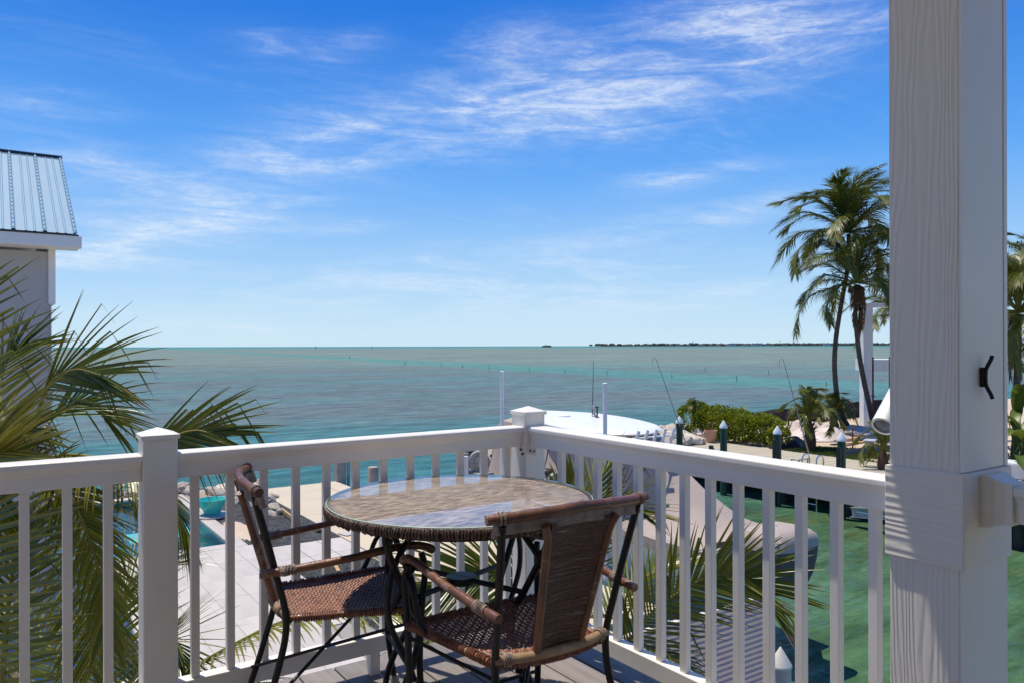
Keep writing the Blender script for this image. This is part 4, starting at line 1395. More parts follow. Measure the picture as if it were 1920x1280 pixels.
def bush(name, label, cat, boxes, n, size, mat, seed, stems=10):
    r = random.Random(seed)
    c = boxes[0][0]
    t = thing(name, label, cat, (c[0], c[1], GZ))
    o_ = Vector((c[0], c[1], GZ))
    mb, sb = MB(), MB()
    vol = [b_[1][0] * b_[1][1] * b_[1][2] for b_ in boxes]
    for _ in range(n):
        c, e = r.choices(boxes, vol)[0]
        a, z_ = r.uniform(0, 6.2832), r.uniform(-.75, 1)
        q = math.sqrt(max(0, 1 - z_ * z_))
        k = r.uniform(.62, 1.0) ** .6
        nr_ = Vector((q * math.cos(a), q * math.sin(a), z_))
        sq = Vector([math.copysign(abs(v) ** .62, v) for v in nr_])
        p = Vector((c[0] + sq.x * e[0] * k, c[1] + sq.y * e[1] * k, c[2] + sq.z * e[2] * k))
        p += nr_ * .16 * noise.noise(p * 1.7 + Vector((seed, 0, 0))) * 2
        d = (nr_ + Vector((r.gauss(0, .6), r.gauss(0, .6), r.gauss(.45, .5)))).normalized()
        up = Vector((r.gauss(0, .5), r.gauss(0, .5), 1)).normalized()
        ti = min(1, max(0, r.gauss(.30, .22)))
        if r.random() < .05:
            ti = 1.0
        leaf_card(mb, p - o_, d, up, size * r.uniform(.7, 1.35), size * .33, ti)
    for _ in range(stems):
        c, e = r.choice(boxes)
        x, y = c[0] + r.uniform(-.7, .7) * e[0], c[1] + r.uniform(-.7, .7) * e[1]
        sb.tube([Vector((x, y, GZ - .05)) - o_, Vector((x + r.uniform(-.2, .2), y + r.uniform(-.2, .2), c[2] + e[2] * .5)) - o_], [.03, .012], 5)
    mb.build('foliage', mat, t)
    sb.build('stems', M['wood_dry'], t)
    return t


hz = GZ + .68
bush('hedge', 'dense clipped green hedge with yellowish leaves along the dock', 'hedge',
     [((29.9, 26.7, hz + .10), (1.0, 1.1, .82)), ((29.9, 25.3, hz + .03), (1.0, 1.3, .76)), ((29.95, 23.9, hz - .03), (1.05, 1.2, .70)), ((30.0, 23.0, hz - .10), (.9, .8, .62))],
     16000, .13, M['hedge'], 5, 26)
p = at_z(1463, 842, GZ)
bush('shrub', 'small leafy shrub behind the green pile at the right end of the hedge', 'shrub', [((29.4, 21.75, GZ + .42), (.5, .5, .44))], 1300, .13, M['hedge'], 9, 6)

# ---------------------------------------------------------------- palms
def frond(mb, pts, n, L, r, w0=.022, droop=.4, vee=.25, yellow=.3, nseg=5, side=None, gravity=1.0, start=.12, stalk=None, brk=.12, fold=True, upref=None, ang=(62, 22), jit=.035, wind=0.0):
    """one feather leaf: leaflets down both sides of a curved stalk"""
    P = spline(pts, 60)
    rad = [.017 * (1 - .86 * k / 60) * (w0 / .022) for k in range(61)]
    if stalk is not None:
        stalk.tube(P, rad, 6)
    for k in range(n):
        t_ = start + (1 - start) * (k + .5) / n
        i = min(59, int(t_ * 60))
        f = t_ * 60 - i
        base = P[i].lerp(P[i + 1], f)
        T = (P[i + 1] - P[i]).normalized()
        ref_ = upref if upref is not None else UP
        S = T.cross(ref_)
        if S.length < .05:
            S = T.orthogonal()
        S.normalize()
        N = S.cross(T).normalized()
        prof = math.sin(min(1, t_ * .64 + .21) * math.pi) ** .6
        an_ = R(ang[0] + (ang[1] - ang[0]) * t_)
        for sgn in (-1, 1):
            if side is not None and sgn != side:
                continue
            ll = L * prof * r.uniform(.82, 1.1)
            if ll < .03:
                continue
            a = an_ + r.gauss(0, jit)
            ve = vee + r.gauss(0, jit * 1.6)
            D = (T * math.cos(a) + (S * sgn * math.cos(ve) + N * math.sin(ve)) * math.sin(a)).normalized()
            if wind:
                D = (D + RT * wind * r.uniform(.85, 1.15)).normalized()
            dr = droop * r.uniform(.6, 1.5)
            snap = r.uniform(.35, .75) if r.random() < brk else 9
            ti = min(1, max(0, r.gauss(yellow, .22)))
            wd = w0 * r.uniform(.8, 1.15)
            c = base.copy()
            d = D.copy()
            cs, ds = [], []
            for q in range(nseg + 1):
                s_ = q / nseg
                cs.append(c.copy())
                ds.append(d.copy())
                d = d - UP * (dr * gravity * (.25 + 1.1 * s_) / nseg)
                if s_ >= snap:
                    d = d - UP * 1.6
                    snap = 9
                d.normalize()
                c = c + d * (ll / nseg)
            vs_, tint = [], []
            for q in range(nseg + 1):
                s_ = q / nseg
                h = wd * (.55 + .45 * min(1, s_ * 4)) * (1 - s_ ** 1.8) * .5 + .0008
                X = ds[q].cross(N)
                X = X.normalized() if X.length > 1e-3 else S
                K = X.cross(ds[q]).normalized()
                tipv = s_ if r.random() < .97 else 1
                if fold:
                    vs_ += [cs[q] - X * h + K * h * .5, cs[q].copy(), cs[q] + X * h + K * h * .5]
                    tint += [(ti, tipv, 0), (ti, tipv, 1), (ti, tipv, 0)]
                else:
                    vs_ += [cs[q] - X * h, cs[q] + X * h]
                    tint += [(ti, tipv, 0), (ti, tipv, .3)]
            m_ = 3 if fold else 2
            fs = []
            for q in range(nseg):
                for e in range(m_ - 1):
                    fs.append((q * m_ + e, q * m_ + e + 1, (q + 1) * m_ + e + 1, (q + 1) * m_ + e))
            mb.add(vs_, fs, tint)


def near_palm(label, crown, specs, seed, trunk_r=.13, foot=0.0):
    """a palm close to the balcony; specs give each leaf by points relative to its crown"""
    r = random.Random(seed)
    t = thing('palm', label, 'palm', (crown.x, crown.y, GZ))
    o_ = Vector((crown.x, crown.y, GZ))
    zc = crown.z - GZ
    pts = spline([-RT * foot - UP * .06, -RT * foot * .9 + UP * zc * .4, -RT * foot * .55 + UP * zc * .8, UP * zc], 30)
    MB().tube(pts, [trunk_r * (1.25 - .45 * k / 30 + .05 * (k % 2)) for k in range(31)], 14).build('trunk', M['trunk'], t, True)
    for sp2 in specs:
        mb, st = MB(), MB()
        kw = dict(sp2[1])
        col_y = kw.pop('yellow', .25)
        pts = [(p - o_) for p in sp2[0]]
        frond(mb, pts, kw.pop('n', 46), kw.pop('L', .75), r, yellow=col_y, stalk=st, **kw)
        f_ = mb.build('frond', M['frond'], t)
        st.build('stalk', M['rachis'], f_, True)
    return t


def pd_(*a):
    return [at_d(x, y, d) for x, y, d in a]


# tall palm at the left
c1 = at_d(55, 850, 4.6)
FACE = (UP * .3 - FW).normalized()
S1 = [
    # big leaf fanning out to the right over the sea
    (pd_((55, 850, 4.6), (70, 775, 4.5), (95, 715, 4.4), (140, 690, 4.3), (190, 700, 4.2)), dict(L=.64, n=20, yellow=.25, vee=.08, droop=.22, start=.36, upref=FACE, ang=(66, 20), w0=.020, brk=.3, wind=.55, jit=.06)),
    (pd_((55, 850, 4.6), (90, 790, 4.9), (130, 755, 5.0), (170, 755, 5.1), (205, 785, 5.2)), dict(L=.5, n=20, yellow=.3, vee=.08, droop=.3, upref=FACE, ang=(62, 24), w0=.017, wind=.5, start=.3, jit=.06)),
    # leaf behind the left post
    (pd_((55, 850, 4.6), (160, 905, 4.5), (250, 858, 4.3), (310, 822, 4.2), (365, 804, 4.1), (410, 815, 4.05)), dict(L=.60, n=28, yellow=.2, vee=.1, droop=.22, start=.45, brk=.45, upref=FACE, ang=(64, 20), w0=.020, wind=.6, jit=.06)),
    # upright leaves at the left edge
    (pd_((30, 860, 4.6), (-20, 760, 4.5), (-45, 670, 4.4), (-60, 600, 4.3), (-60, 540, 4.25)), dict(L=.62, n=20, yellow=.35, vee=.08, droop=.10, upref=FACE, ang=(50, 30), w0=.020, wind=.7, jit=.08, brk=.3)),
    (pd_((40, 860, 4.6), (10, 800, 4.8), (0, 730, 5.0), (15, 670, 5.1), (50, 640, 5.2)), dict(L=.5, n=28, yellow=.3, vee=.1, droop=.15, upref=FACE, ang=(58, 25), w0=.02, wind=.5)),
    # yellowing leaves sweeping right above the rail
    (pd_((40, 890, 4.5), (-90, 900, 4.1), (-60, 872, 3.9), (-15, 852, 3.8), (30, 842, 3.72)), dict(L=.62, n=26, yellow=.85, vee=.2, droop=.12, upref=FACE, ang=(30, 8), start=.35, w0=.024, brk=.35)),
    (pd_((40, 880, 4.5), (-60, 850, 4.2), (0, 815, 4.1), (60, 800, 4.0)), dict(L=.60, n=22, yellow=.7, vee=.2, droop=.2, upref=FACE, ang=(34, 10), start=.35, w0=.022)),
    # hanging leaves below the rail
    (pd_((55, 860, 4.6), (105, 880, 4.3), (150, 960, 4.2), (185, 1070, 4.15), (205, 1200, 4.1)), dict(L=.36, n=34, yellow=.5, vee=.15, droop=.5, upref=FACE, ang=(58, 24), w0=.026)),
    (pd_((55, 860, 4.6), (150, 850, 4.4), (240, 880, 4.3), (310, 930, 4.25), (350, 1000, 4.25)), dict(L=.42, n=44, yellow=.5, vee=-.3, droop=1.0, w0=.02)),
    (pd_((55, 860, 4.6), (-60, 780, 5.0), (-140, 760, 5.3), (-220, 800, 5.5)), dict(L=.8, n=36, yellow=.25, vee=.2, droop=.4)),
    (pd_((55, 860, 4.6), (110, 920, 5.1), (150, 1020, 5.4), (170, 1150, 5.6), (170, 1260, 5.7)), dict(L=.8, n=40, yellow=.2, vee=.1, droop=.35, w0=.026)),
]
near_palm('large palm with long green fronds spilling over the left railing', c1, S1, 11, .13, 2.4)

# lower palm at the bottom left
c2 = at_d(180, 1400, 5.6)
S2 = [
    (pd_((180, 1400, 5.6), (300, 1290, 5.4), (420, 1215, 5.2), (540, 1160, 5.1), (660, 1140, 5.0), (760, 1160, 4.9)), dict(L=.46, n=56, yellow=.6, vee=.0, droop=.8, start=.22, w0=.026)),
    (pd_((180, 1400, 5.6), (230, 1300, 5.5), (280, 1220, 5.4), (330, 1200, 5.3), (352, 1290, 5.2)), dict(L=.55, n=40, yellow=.1, vee=.3, droop=.15)),
    # tall leaves rising at the left edge, leaflets reaching right
    (pd_((-90, 1500, 4.4), (-90, 1300, 4.1), (-70, 1120, 4.0), (-50, 980, 3.95), (-40, 890, 3.95)), dict(L=.74, n=38, yellow=.4, vee=.05, droop=.06, upref=FACE, ang=(78, 50), w0=.032, side=None, brk=.05)),
    (pd_((-10, 1500, 4.6), (0, 1330, 4.5), (10, 1180, 4.4), (25, 1050, 4.4), (40, 960, 4.4)), dict(L=.56, n=34, yellow=.35, vee=.05, droop=.10, upref=FACE, ang=(74, 40), w0=.032, brk=.05)),
    (pd_((180, 1400, 5.6), (190, 1250, 6.0), (210, 1150, 6.3), (250, 1080, 6.5), (300, 1060, 6.6)), dict(L=.75, n=44, yellow=.15, vee=.25, droop=.35)),
    (pd_((180, 1400, 5.6), (90, 1330, 5.3), (0, 1250, 5.1), (-80, 1220, 5.0)), dict(L=.8, n=42, yellow=.3, vee=.2, droop=.3)),
    (pd_((180, 1400, 5.6), (260, 1330, 5.2), (350, 1290, 5.0), (450, 1280, 4.9), (560, 1310, 4.8)), dict(L=.5, n=44, yellow=.55, vee=.1, droop=.6)),
    (pd_((180, 1400, 5.6), (120, 1250, 6.2), (40, 1160, 6.6), (-60, 1110, 6.9)), dict(L=.85, n=42, yellow=.15, vee=.25, droop=.3)),
]
near_palm('low palm below the left railing with yellowish arching fronds', c2, S2, 12)

# palm below the corner of the balcony
c3 = at_d(1075, 1150, 5.6)
S3 = [
    (pd_((1075, 1150, 5.6), (1150, 1215, 5.5), (1230, 1140, 5.4), (1310, 1088, 5.3), (1385, 1078, 5.2), (1440, 1110, 5.1)), dict(L=.62, n=66, yellow=.28, vee=.28, droop=.12, start=.2, upref=(UP * .35 - FW).normalized())),
    (pd_((1075, 1150, 5.6), (1110, 1060, 5.6), (1130, 990, 5.6), (1160, 950, 5.6), (1200, 960, 5.5)), dict(L=.55, n=54, yellow=.35, vee=.15, droop=.2)),
    (pd_((1075, 1150, 5.6), (1020, 1110, 5.5), (950, 1075, 5.4), (880, 1085, 5.3), (820, 1110, 5.2)), dict(L=.72, n=60, yellow=.25, vee=.25, droop=.2, upref=(UP * .5 - FW).normalized())),
    (pd_((1075, 1150, 5.6), (1065, 1050, 5.4), (1062, 960, 5.3), (1075, 890, 5.2)), dict(L=.34, n=34, yellow=.2, vee=.7, droop=.02, brk=0, start=.3)),
    (pd_((1075, 1150, 5.6), (1090, 1030, 5.7), (1110, 930, 5.8), (1145, 870, 5.85), (1200, 862, 5.9)), dict(L=.46, n=46, yellow=.3, vee=.15, droop=.3)),
    (pd_((1075, 1150, 5.6), (1000, 1170, 5.4), (910, 1180, 5.2), (820, 1215, 5.1), (750, 1270, 5.0)), dict(L=.6, n=50, yellow=.65, vee=.0, droop=.6)),
    (pd_((1075, 1150, 5.6), (1140, 1150, 5.9), (1210, 1080, 6.1), (1280, 1050, 6.3), (1350, 1070, 6.4)), dict(L=.6, n=50, yellow=.25, vee=.15, droop=.35)),
    (pd_((1075, 1150, 5.6), (1160, 1210, 5.5), (1230, 1220, 5.3), (1290, 1260, 5.2), (1310, 1330, 5.1)), dict(L=.5, n=44, yellow=.5, vee=.0, droop=.8)),
    (pd_((1075, 1150, 5.6), (1030, 1030, 5.9), (985, 960, 6.2), (930, 940, 6.4)), dict(L=.62, n=44, yellow=.2, vee=.25, droop=.3)),
]
near_palm('palm growing below the balcony corner with fronds fanning in front of the boat', c3, S3, 13)

# ---------------------------------------------------------------- distant coconut palms
def frond_mesh(seed, L, nl, rise, drop, ll, wd, yellow, droop):
    r = random.Random(seed)
    mb = MB()
    pts = [(0, 0, 0), (L * .3, r.uniform(-.1, .1), rise * .7), (L * .62, r.uniform(-.2, .2), rise), (L * .85, r.uniform(-.3, .3), rise - drop * .45), (L, r.uniform(-.3, .3), rise - drop)]
    st = MB()
    frond(mb, pts, nl, ll, r, w0=wd, droop=droop, vee=.1, yellow=yellow, nseg=3, fold=False, stalk=None, brk=.05, start=.16, jit=.10, ang=(60, 24))
    P = spline(pts, 12)
    k0 = len(mb.v)
    mb.tube(P, [.05 * (1 - .8 * k / 12) for k in range(13)], 5, True, (.8, .2, .6))
    me = mb.mesh('frond')
    me.materials.append(M['frond_far'])
    return me


FM = [frond_mesh(50 + k, 3.4, 92, (.9, .6, 1.2, .3, .75, .1)[k], (.8, 1.1, .6, 1.3, .9, 1.7)[k], .95, .046, (.22, .3, .2, .45, .3, .6)[k], (.7, .9, .6, 1.0, .8, 1.2)[k]) for k in range(6)]


def coconut(label, base, lean, n, seed, scale=1.0, trunk_r=.17, dead=0, nuts=0, wind=0.0):
    r = random.Random(seed)
    t = thing('coconut_palm', label, 'palm', base)
    pts = spline([Vector(p) for p in lean], 36)
    MB().tube(pts, [trunk_r * (1.5 - .9 * min(1, k / 7) + .22 * (1 - k / 36) + (.03 if k % 2 else 0)) for k in range(37)], 12).build('trunk', M['trunk'], t, True)
    top = pts[-1]
    for k in range(n):
        q = k / max(1, n - 1)                        # young upright leaves first, old hanging ones last
        a = k * 2.399 + r.uniform(-.25, .25)
        pitch = R(80 - 96 * q ** .8 + r.uniform(-8, 8))
        me = FM[0 if q < .3 else 2 if q < .4 else 1 if q < .55 else 4 if q < .7 else 3 if q < .85 else 5]
        o = link('frond', me, t)
        o.location = top + UP * .1
        s = scale * r.uniform(.85, 1.1) * (.82 if q < .2 else 1)
        o.scale = (s, s, s)
        o.rotation_euler = (r.uniform(-.35, .35), -pitch * .8, a)
    for k in range(dead):
        mb = MB()
        a = r.uniform(0, 6.28)
        ln = r.uniform(1.6, 2.6) * scale
        pts2 = [top, top + Vector((.25 * math.cos(a), .25 * math.sin(a), -.15)), top + Vector((.42 * math.cos(a), .42 * math.sin(a), -ln * .5)), top + Vector((.36 * math.cos(a), .36 * math.sin(a), -ln))]
        frond(mb, pts2, 34, .55 * scale, r, w0=.035, droop=1.6, vee=0, nseg=3, fold=False, start=.2)
        mb.c = []
        mb.tube(spline(pts2, 10), .025, 5)
        mb.build('dead_frond', M['dead'], t)
    for k in range(nuts):
        a = r.uniform(0, 6.28)
        b_ = MB().lathe([(.02, -.13), (.09, -.08), (.115, 0), (.09, .08), (.02, .13)], 10, top + Vector((.3 * math.cos(a), .3 * math.sin(a), -.25 + r.uniform(-.15, .1))))
        b_.build('coconut', M['dead'], t, True)
    return t


def lean_pts(base, marks):
    return [at_d(*q) - base for q in marks]


b1 = at_z(1592, 812, GZ)
d1 = (b1 - Vector((0, 0, EYE))).dot(FW)
coconut('tall coconut palm with a dark leaning trunk left of the porch post', b1, [(0, 0, -.1)] + lean_pts(b1, ((1574, 770, d1), (1565, 700, d1), (1567, 640, d1), (1577, 575, d1), (1590, 500, d1), (1592, 440, d1))), 34, 3, 1.1, .17, 0, 3)
b2 = at_z(1648, 814, GZ)
d2 = (b2 - Vector((0, 0, EYE))).dot(FW)
coconut('second coconut palm with shaggy dead fronds hanging down its trunk', b2, [(0, 0, -.1)] + lean_pts(b2, ((1630, 760, d2), (1615, 690, d2), (1608, 640, d2), (1604, 590, d2), (1606, 535, d2))), 28, 8, 1.0, .17, 8, 4)
b3 = at_d(1690, 808, 50)
b3.z = GZ
coconut('palm half hidden behind the porch post and the shaggy palm', b3, [(0, 0, -.1), (.1, 0, 3.0), (0, .1, 5.2), (-.1, 0, 6.6)], 22, 15, .95, .16, 2, 0)
b4 = at_d(1908, 880, 30)
b4.z = GZ
coconut('dark coconut palm standing right of the porch post', b4, [(0, 0, -.1), (-.1, 0, 2.4), (.05, 0, 4.4), (.1, 0, 5.8)], 26, 19, 1.0, .17, 5, 0)
b5 = at_d(1950, 880, 33)
b5.z = GZ
coconut('palm behind the dark one at the right edge of the view', b5, [(0, 0, -.1), (0, 0, 2.4), (.1, 0, 5.4), (.1, 0, 7.0)], 24, 23, 1.0, .17, 2, 0)

FS = [frond_mesh(80 + k, 1.25, 42, (.85, .6, .4)[k], (.5, .8, .9)[k], .46, .048, (.25, .35, .45)[k], (.5, .6, .7)[k]) for k in range(3)]


def small_palm(label, base, h, n, seed, scale=1.0, spear=False, boots=True):
    r = random.Random(seed)
    t = thing('young_palm', label, 'palm', base)
    MB().lathe([(.22 * scale, -.05), (.26 * scale, .25 * h), (.2 * scale, .55 * h), (.1, .85 * h), (.06, h)], 14).build('trunk', M['dead'], t, True)
    if boots:
        mb = MB()
        for k in range(26):
            a, z = r.uniform(0, 6.28), r.uniform(.1, .8) * h
            ra = .24 * scale * (1 - .6 * z / h)
            p_ = Vector((ra * math.cos(a), ra * math.sin(a), z))
            mb.tube([p_, p_ + Vector((.12 * math.cos(a), .12 * math.sin(a), .16)), p_ + Vector((.22 * math.cos(a), .22 * math.sin(a), .12))], [.035, .02, .008], 5)
        mb.build('leaf_bases', M['dead'], t, True)
    for k in range(n):
        q = k / max(1, n - 1)
        o = link('frond', FS[0 if q < .4 else 1 if q < .7 else 2], t)
        o.location = (0, 0, h)
        o.rotation_euler = (r.uniform(-.3, .3), -R(62 - 85 * q), k * 2.399 + r.uniform(-.3, .3))
        s = scale * r.uniform(.85, 1.1)
        o.scale = (s, s, s)
    if spear:
        MB().tube([(0, 0, h), (-.03, .02, h + .6), (-.1, .04, h + 1.25)], [.03, .02, .006], 6).build('spear', M['wood_dry'], t, True)
    return t


p = at_z(1518, 842, GZ)
small_palm('stout young palm with a dry spear growing in the grass strip', p, 1.35, 15, 2, 1.05, True)
p = at_z(1565, 812, GZ)
small_palm('smaller palm tuft behind the stout young palm', p, .9, 13, 4, .95, False, False)
p = at_z(1655, 880, GZ)
small_palm('low green palm tuft against the left edge of the porch post', p, .75, 12, 6, .8, False, False)
p = at_d(1300, 800, 38.5)
p.z = GZ
small_palm('dark spiky tuft poking up at the left end of the hedge', p, 1.25, 9, 7, .55, False, False)

# broad leaved plants right of the post
def broad_plant(label, base, n, seed, L=1.5, w_=.2, z0=.25):
    r = random.Random(seed)
    t = thing('broad_leaf_plant', label, 'plant', base)
    for k in range(n):
        a = r.uniform(0, 6.28)
        el_ = R(r.uniform(35, 80))
        d = Vector((math.cos(a) * math.cos(el_), math.sin(a) * math.cos(el_), math.sin(el_)))
        l = L * r.uniform(.7, 1.2)
        c = Vector((r.uniform(-.25, .25), r.uniform(-.25, .25), 0))
        mb = MB()
        stem = [c]
        for q in range(4):
            c = c + d * l * .17
            stem.append(c.copy())
        mb.tube(stem, .018, 5, True, (.5, .1, .5))
        S = d.cross(UP).normalized()
        rows, cols = [], []
        ti = min(1, max(0, r.gauss(.3, .25)))
        for q in range(8):
            s_ = q / 7
            h = w_ * math.sin(min(1, s_ * .95 + .05) * math.pi) ** .7
            K = S.cross(d).normalized()
            mb_row = [c - S * h + K * h * .3, c.copy(), c + S * h + K * h * .3]
            rows.append(mb_row)
            cols += [(ti, s_, 0), (ti, s_, 1), (ti, s_, 0)]
            d = (d - UP * .26).normalized()
            c = c + d * l * .1
        o0 = len(mb.v)
        mb.loft(rows)
        mb.c += cols
        mb.build('leaf', M['broad'], t, True)
    return t


for (px, d, n, sd, lab) in ((1893, 27.5, 14, 1, 'broad leaved plant with pale green leaves just right of the porch post'), (1925, 28.0, 16, 2, 'broad leaved plant at the right edge under the palms'),
                            (1905, 29.0, 18, 3, 'tall dark leafy plant below the dark palm')):
    p = at_d(px, 880, d)
    p.z = GZ
    broad_plant(lab, p, n, sd, 2.0 if sd < 3 else 2.8, .2)
p = at_d(1915, 899, 26.4)
lw = thing('low_wall', 'low white box bench standing on the dock right of the porch post', 'bench', (p.x, p.y, GZ))
MB().box(-.35, .45, -3.0, 1.2, 0, .46).build('body', M['white_rough'], lw, bevel=.01)
MB().box(-.40, .50, -3.05, 1.25, .462, .53).build('top', M['white_smooth'], lw, bevel=.01)

# ---------------------------------------------------------------- building plot across the canal
# lawn strip
ln_pts = [at_z(*q, GZ) for q in ((1468, 840), (1530, 836), (1600, 842), (1665, 858), (1720, 880), (1720, 910), (1660, 876), (1560, 856))]
MB().prism([(28.72, 21.0), (30.9, 21.0), (33.2, 17.5), (33.2, 6), (28.72, 6)], GZ - .045, GZ - .02).build('lawn_soil', M['soil'], None, kind='structure')
mb = MB()
r_ = random.Random(9)
for _ in range(24000):
    y = r_.uniform(9, 21)
    xm = 30.9 if y > 20.9 else min(33.2, 30.9 + (21 - y) * .66)
    x = r_.uniform(28.74, xm)
    if noise.noise(Vector((x * .7, y * .7, 3))) > .38:
        continue
    h = r_.uniform(.05, .11)
    a = r_.uniform(0, 6.28)
    wv = Vector((math.cos(a), math.sin(a), 0)) * .022
    tp = Vector((x + r_.uniform(-.04, .04), y + r_.uniform(-.04, .04), GZ - .02 + h))
    b0 = Vector((x, y, GZ - .025))
    ti = min(1, max(0, r_.gauss(.25, .2)))
    mb.add([b0 - wv, b0 + wv, tp], [(0, 1, 2)], [(ti, 0, 0), (ti, 0, 0), (ti, .6, 0)])
mb.build('grass', M['grass'], None, kind='stuff')

# silt fence along the shore
sf = thing('silt_fence', 'long low black fabric fence along the far shore', 'fence')
fp = [Vector((30.6, 27.6, GZ)), Vector((34, 27.3, GZ)), Vector((38.5, 27.6, GZ)), Vector((43, 28.0, GZ)), Vector((48, 28.4, GZ)), Vector((58, 28.8, GZ))]
fpd = spline(fp, 60)
rows = [[q + Vector((0, .03 * math.sin(k * 1.3), -.06)), q + Vector((0, .05 * math.sin(k * .9), .5)), q + Vector((0, .03 * math.sin(k * 1.1), .95 + .04 * math.sin(k * .7)))] for k, q in enumerate(fpd)]
b_ = MB().loft(rows)
o = b_.build('fabric', M['silt'], sf, True)
md = o.modifiers.new('thickness', 'SOLIDIFY')
md.thickness = .012
for k in range(2, 60, 6):
    q = fpd[k]
    MB().box(q.x - .025, q.x + .025, q.y + .03, q.y + .07, GZ - .2, GZ + rng.uniform(.9, 1.12)).build('stake', M['timber'], sf)

# tarps over heaps of sand
r_ = random.Random(14)
for (px, py, rx, ry, h, lab, mt_) in ((1500, 806, 3.6, 1.6, .45, 'pale wrinkled tarp over a sand heap between the hedge and the leaning palm', 'tarp'),
                                     (1550, 818, 2.6, 1.7, .55, 'pinkish tarp heaped behind the stout young palm', 'tarp'),
                                     (1612, 815, 3.2, 1.5, .4, 'flat pale tarp spread beside the white pillar', 'tarp')):
    p = at_z(px, py, GZ)
    mb = MB()
    mound(mb, p.x, p.y, rx, ry, h, GZ, int(px), 22)
    o = mb.build('tarp', M[mt_], None, True, label=lab, cat='tarp')
    md = o.modifiers.new('thickness', 'SOLIDIFY')
    md.thickness = .01
for (px, py, rx, ry, h, lab) in ((1487, 838, .95, .5, .42, 'black plastic sheet bunched at the right end of the hedge'), (1625, 846, 2.6, .35, .22, 'long black plastic sheet edging the lawn by the porch post'),
                                 (1296, 813, .45, .5, .75, 'black plastic sheet hanging over the rocks left of the hedge')):
    p = at_z(px, py, GZ)
    mb = MB()
    mound(mb, p.x, p.y, rx, ry, h, GZ, int(px) + 1, 18)
    o = mb.build('plastic_sheet', M['black_plastic'], None, True, label=lab, cat='sheet')
    md = o.modifiers.new('thickness', 'SOLIDIFY')
    md.thickness = .008
for (a, b__, lab) in (((1585, 812), (1622, 818), 'rough board lying on the tarps near the leaning palm'), ((1568, 826), (1640, 816), 'long reddish board in front of the white pillar'), ((1560, 834), (1650, 826), 'long plank lying along the lawn edge')):
    p0, p1 = at_z(*a, GZ + .25), at_z(*b__, GZ + .2)
    MB().beam(p0, p1, .25, .05).build('board', M['timber'], None, label=lab, cat='board')
p0, p1 = at_z(1583, 795, GZ + .3), at_z(1612, 806, GZ + .25)
MB().beam(p0, p1, .07, .03).build('yellow_strap', M['yellow'], None, label='yellow strap stretched over the tarps', cat='strap')
p = at_z(1598, 838, GZ)
t = thing('metal_stake', 'thin bent metal stake standing at the lawn edge', 'stake', p)
MB().tube([(0, 0, -.1), (0, 0, .86), (.06, -.04, .9), (.16, -.1, .88)], .028, 8).build('rod', M['rust'], t, True)
p = at_z(1631, 841, GZ)
t = thing('white_basin', 'white tapered basin on the ground beside the porch post', 'basin', p, R(20))
b_ = MB().loft([[Vector((sx * q, sy * q * .7, z)) for sx, sy in ((-1, -1), (1, -1), (1, 1), (-1, 1))] for q, z in ((.18, 0), (.30, .36), (.34, .36), (.34, .39), (.28, .39), (.2, .08))], True)
b_.f += [(3, 2, 1, 0), tuple(len(b_.v) - 4 + k for k in range(4))]
b_.build('shell', M['white_smooth'], t, bevel=.01)
p = at_z(1655, 818, GZ)
t = thing('rusty_drum', 'rusty steel drum with iron rods behind the palm trunk', 'drum', p)
MB().lathe([(.42, 0), (.43, .4), (.45, .42), (.43, .44), (.43, .8), (.45, .82), (.43, .84), (.42, 1.25), (.44, 1.27), (.40, 1.26)], 22).build('drum', M['rust'], t, True)
t = thing('iron_rods', 'thin rusty iron posts standing under the white canopy', 'posts', p)
for dx_ in (-.5, .35):
    q = RT * dx_
    MB().tube([q, q + UP * 4.0], .045, 7).build('rod', M['rust'], t, True)
    MB().lathe([(.09, 0), (.09, .06)], 8, q + UP * 2.0).build('collar', M['rust'], t)

# white pillar and beams of the half-built house
p = at_z(1624, 799, GZ)
nb = thing('unfinished_house', 'white concrete pillar and canopy slabs of a half-built house behind the palms', 'building', (p.x, p.y, GZ), math.atan2(RT.y, RT.x))
zz = lambda py: (648 - py) / FPX * 43.5 + EYE - GZ
MB().box(-.27, .27, -.27, .27, -.05, zz(578) - .003).build('pillar', M['white_rough'], nb, bevel=.01)
MB().box(-.28, 6.0, -.28, .4, zz(578), zz(570)).build('roof_slab', M['white_rough'], nb, bevel=.01)
MB().box(.275, 5.0, -.3, 2.0, zz(697), zz(675)).build('canopy_slab', M['white_rough'], nb, bevel=.01)
MB().box(4.4, 5.0, -.33, .33, -.05, zz(697) - .003).build('pillar', M['white_rough'], nb, bevel=.01)

# ---------------------------------------------------------------- sea marks and far shore
marks = ((592, 653, 8), (697, 652.5, 6), (655, 671, 7), (759, 682, 7), (827, 686, 6), (867, 688, 6), (917, 691, 8), (993, 695, 8), (1059, 699, 8), (1138, 702, 8), (1259.5, 709, 8), (1322, 697, 9), (1381, 715, 12), (1441, 702, 9), (1549, 726, 9))
for px, py, h in marks:
    d = FPX * (EYE - WZ) / (py - 648)
    d = min(d, 1900)
    p = at_d(px, 648, d)
    hh = max(h * .85 * d / FPX, .8)
    rr = max(.05, .9 * d / FPX * .5)
    MB().tube([(0, 0, -.5), (.02, 0, hh * .6), (0, .02, hh)], [rr, rr * .9, rr * .8], 6).build('channel_stake', M['dark_wood'], None, label='thin dark stake marking the channel in the shallow sea', cat='stake', group='stakes along the channel').location = (p.x, p.y, WZ)

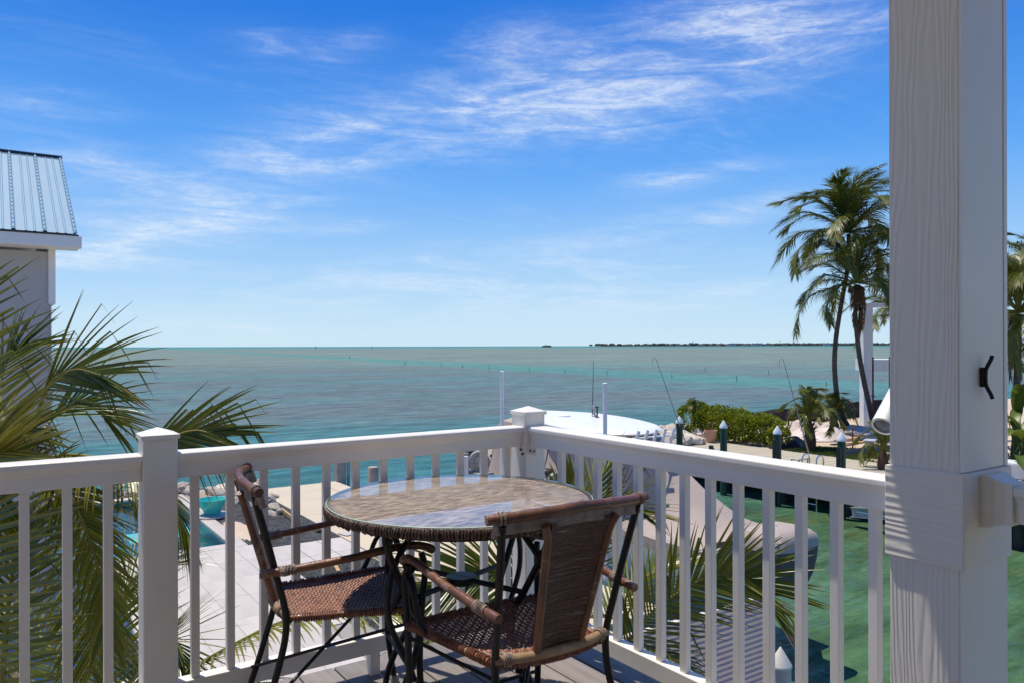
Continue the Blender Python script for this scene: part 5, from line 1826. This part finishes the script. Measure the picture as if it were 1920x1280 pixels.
SD = 5200.0
def far_pt(px, z):
    q = at_d(px, 648, SD)
    return Vector((q.x, q.y, z))
mb = MB()
rows = []
for k in range(61):
    px = 1112 + (2000 - 1112) * k / 60
    q = far_pt(px, WZ)
    e = min(1, k / 3)
    rows.append([q, q + FW * 60 + UP * (5.5 * e + .3), q + FW * 500 + UP * (6.5 * e + .3), q + FW * 700])
mb.loft(rows).build('far_shore', M['far_green'], None, kind='structure')
r_ = random.Random(2)
mb = MB()
for _ in range(900):
    px = 1114 + (r_.random() ** .8) * 880
    q = far_pt(px, WZ) + FW * r_.uniform(70, 420)
    dens = noise.noise(Vector((px * .03, 0, 1))) * .5 + .5
    h = r_.uniform(9, 21) * (.55 + .75 * dens)
    wd_ = r_.uniform(6, 20)
    mb.lathe([(wd_ * .5, 2), (wd_, h * .45), (wd_ * .85, h * .75), (wd_ * .35, h)], 6, q + UP * 4)
mb.build('far_trees', M['far_green'], None, kind='stuff')
for px, wd_, h in ((1155, 30, 9), (1178, 20, 11), (1215, 34, 9), (1262, 24, 10), (1276, 40, 11), (1296, 20, 12), (1318, 44, 10), (1351, 26, 11), (1373, 50, 14), (1382, 26, 15), (1402, 44, 13), (1420, 50, 16), (1432, 24, 12), (1445, 30, 13), (1478, 30, 12), (1558, 46, 17)):
    q = far_pt(px, WZ) + FW * 58
    t = thing('far_building', 'tiny pale building among the trees of the far shore', 'building', q, -math.atan2(FW.x, FW.y), 'buildings on the far shore')
    MB().box(-wd_ / 2, wd_ / 2, 0, 14, 2, h).build('wall', M['far_white'], t)
    MB().box(-wd_ / 2 - 1, wd_ / 2 + 1, -1, 15, h + .05, h + 1.6).build('roof', M['concrete_grey'], t)
for px, h in ((1303, 36), (1468, 40), (1496, 30)):
    q = far_pt(px, WZ) + FW * 55
    t = thing('far_mast', 'slim mast rising above the trees of the far shore', 'mast', q, 0, 'masts on the far shore')
    MB().tube([(0, 0, 2), (0, 0, h)], [2.2, 1.4], 6).build('mast', M['far_green'], t)
q = at_d(1025, 648, 3600)
t = thing('islet', 'tiny dark islet on the horizon left of the long far shore', 'islet', (q.x, q.y, WZ), -math.atan2(FW.x, FW.y))
MB().lathe([(26, -1), (25, 2.0), (20, 3.2)], 20).build('ground', M['far_green'], t)
mb = MB()
for k in range(16):
    x = r_.uniform(-19, 19)
    mb.lathe([(2.5, 0), (4.5, 3), (1, 7)], 6, (x, r_.uniform(-5, 5), 2.5))
mb.build('bushes', M['far_green'], t)
MB().tube([(-4, 0, 3), (-4, 0, 15)], 1.0, 5).build('mast', M['far_green'], t)
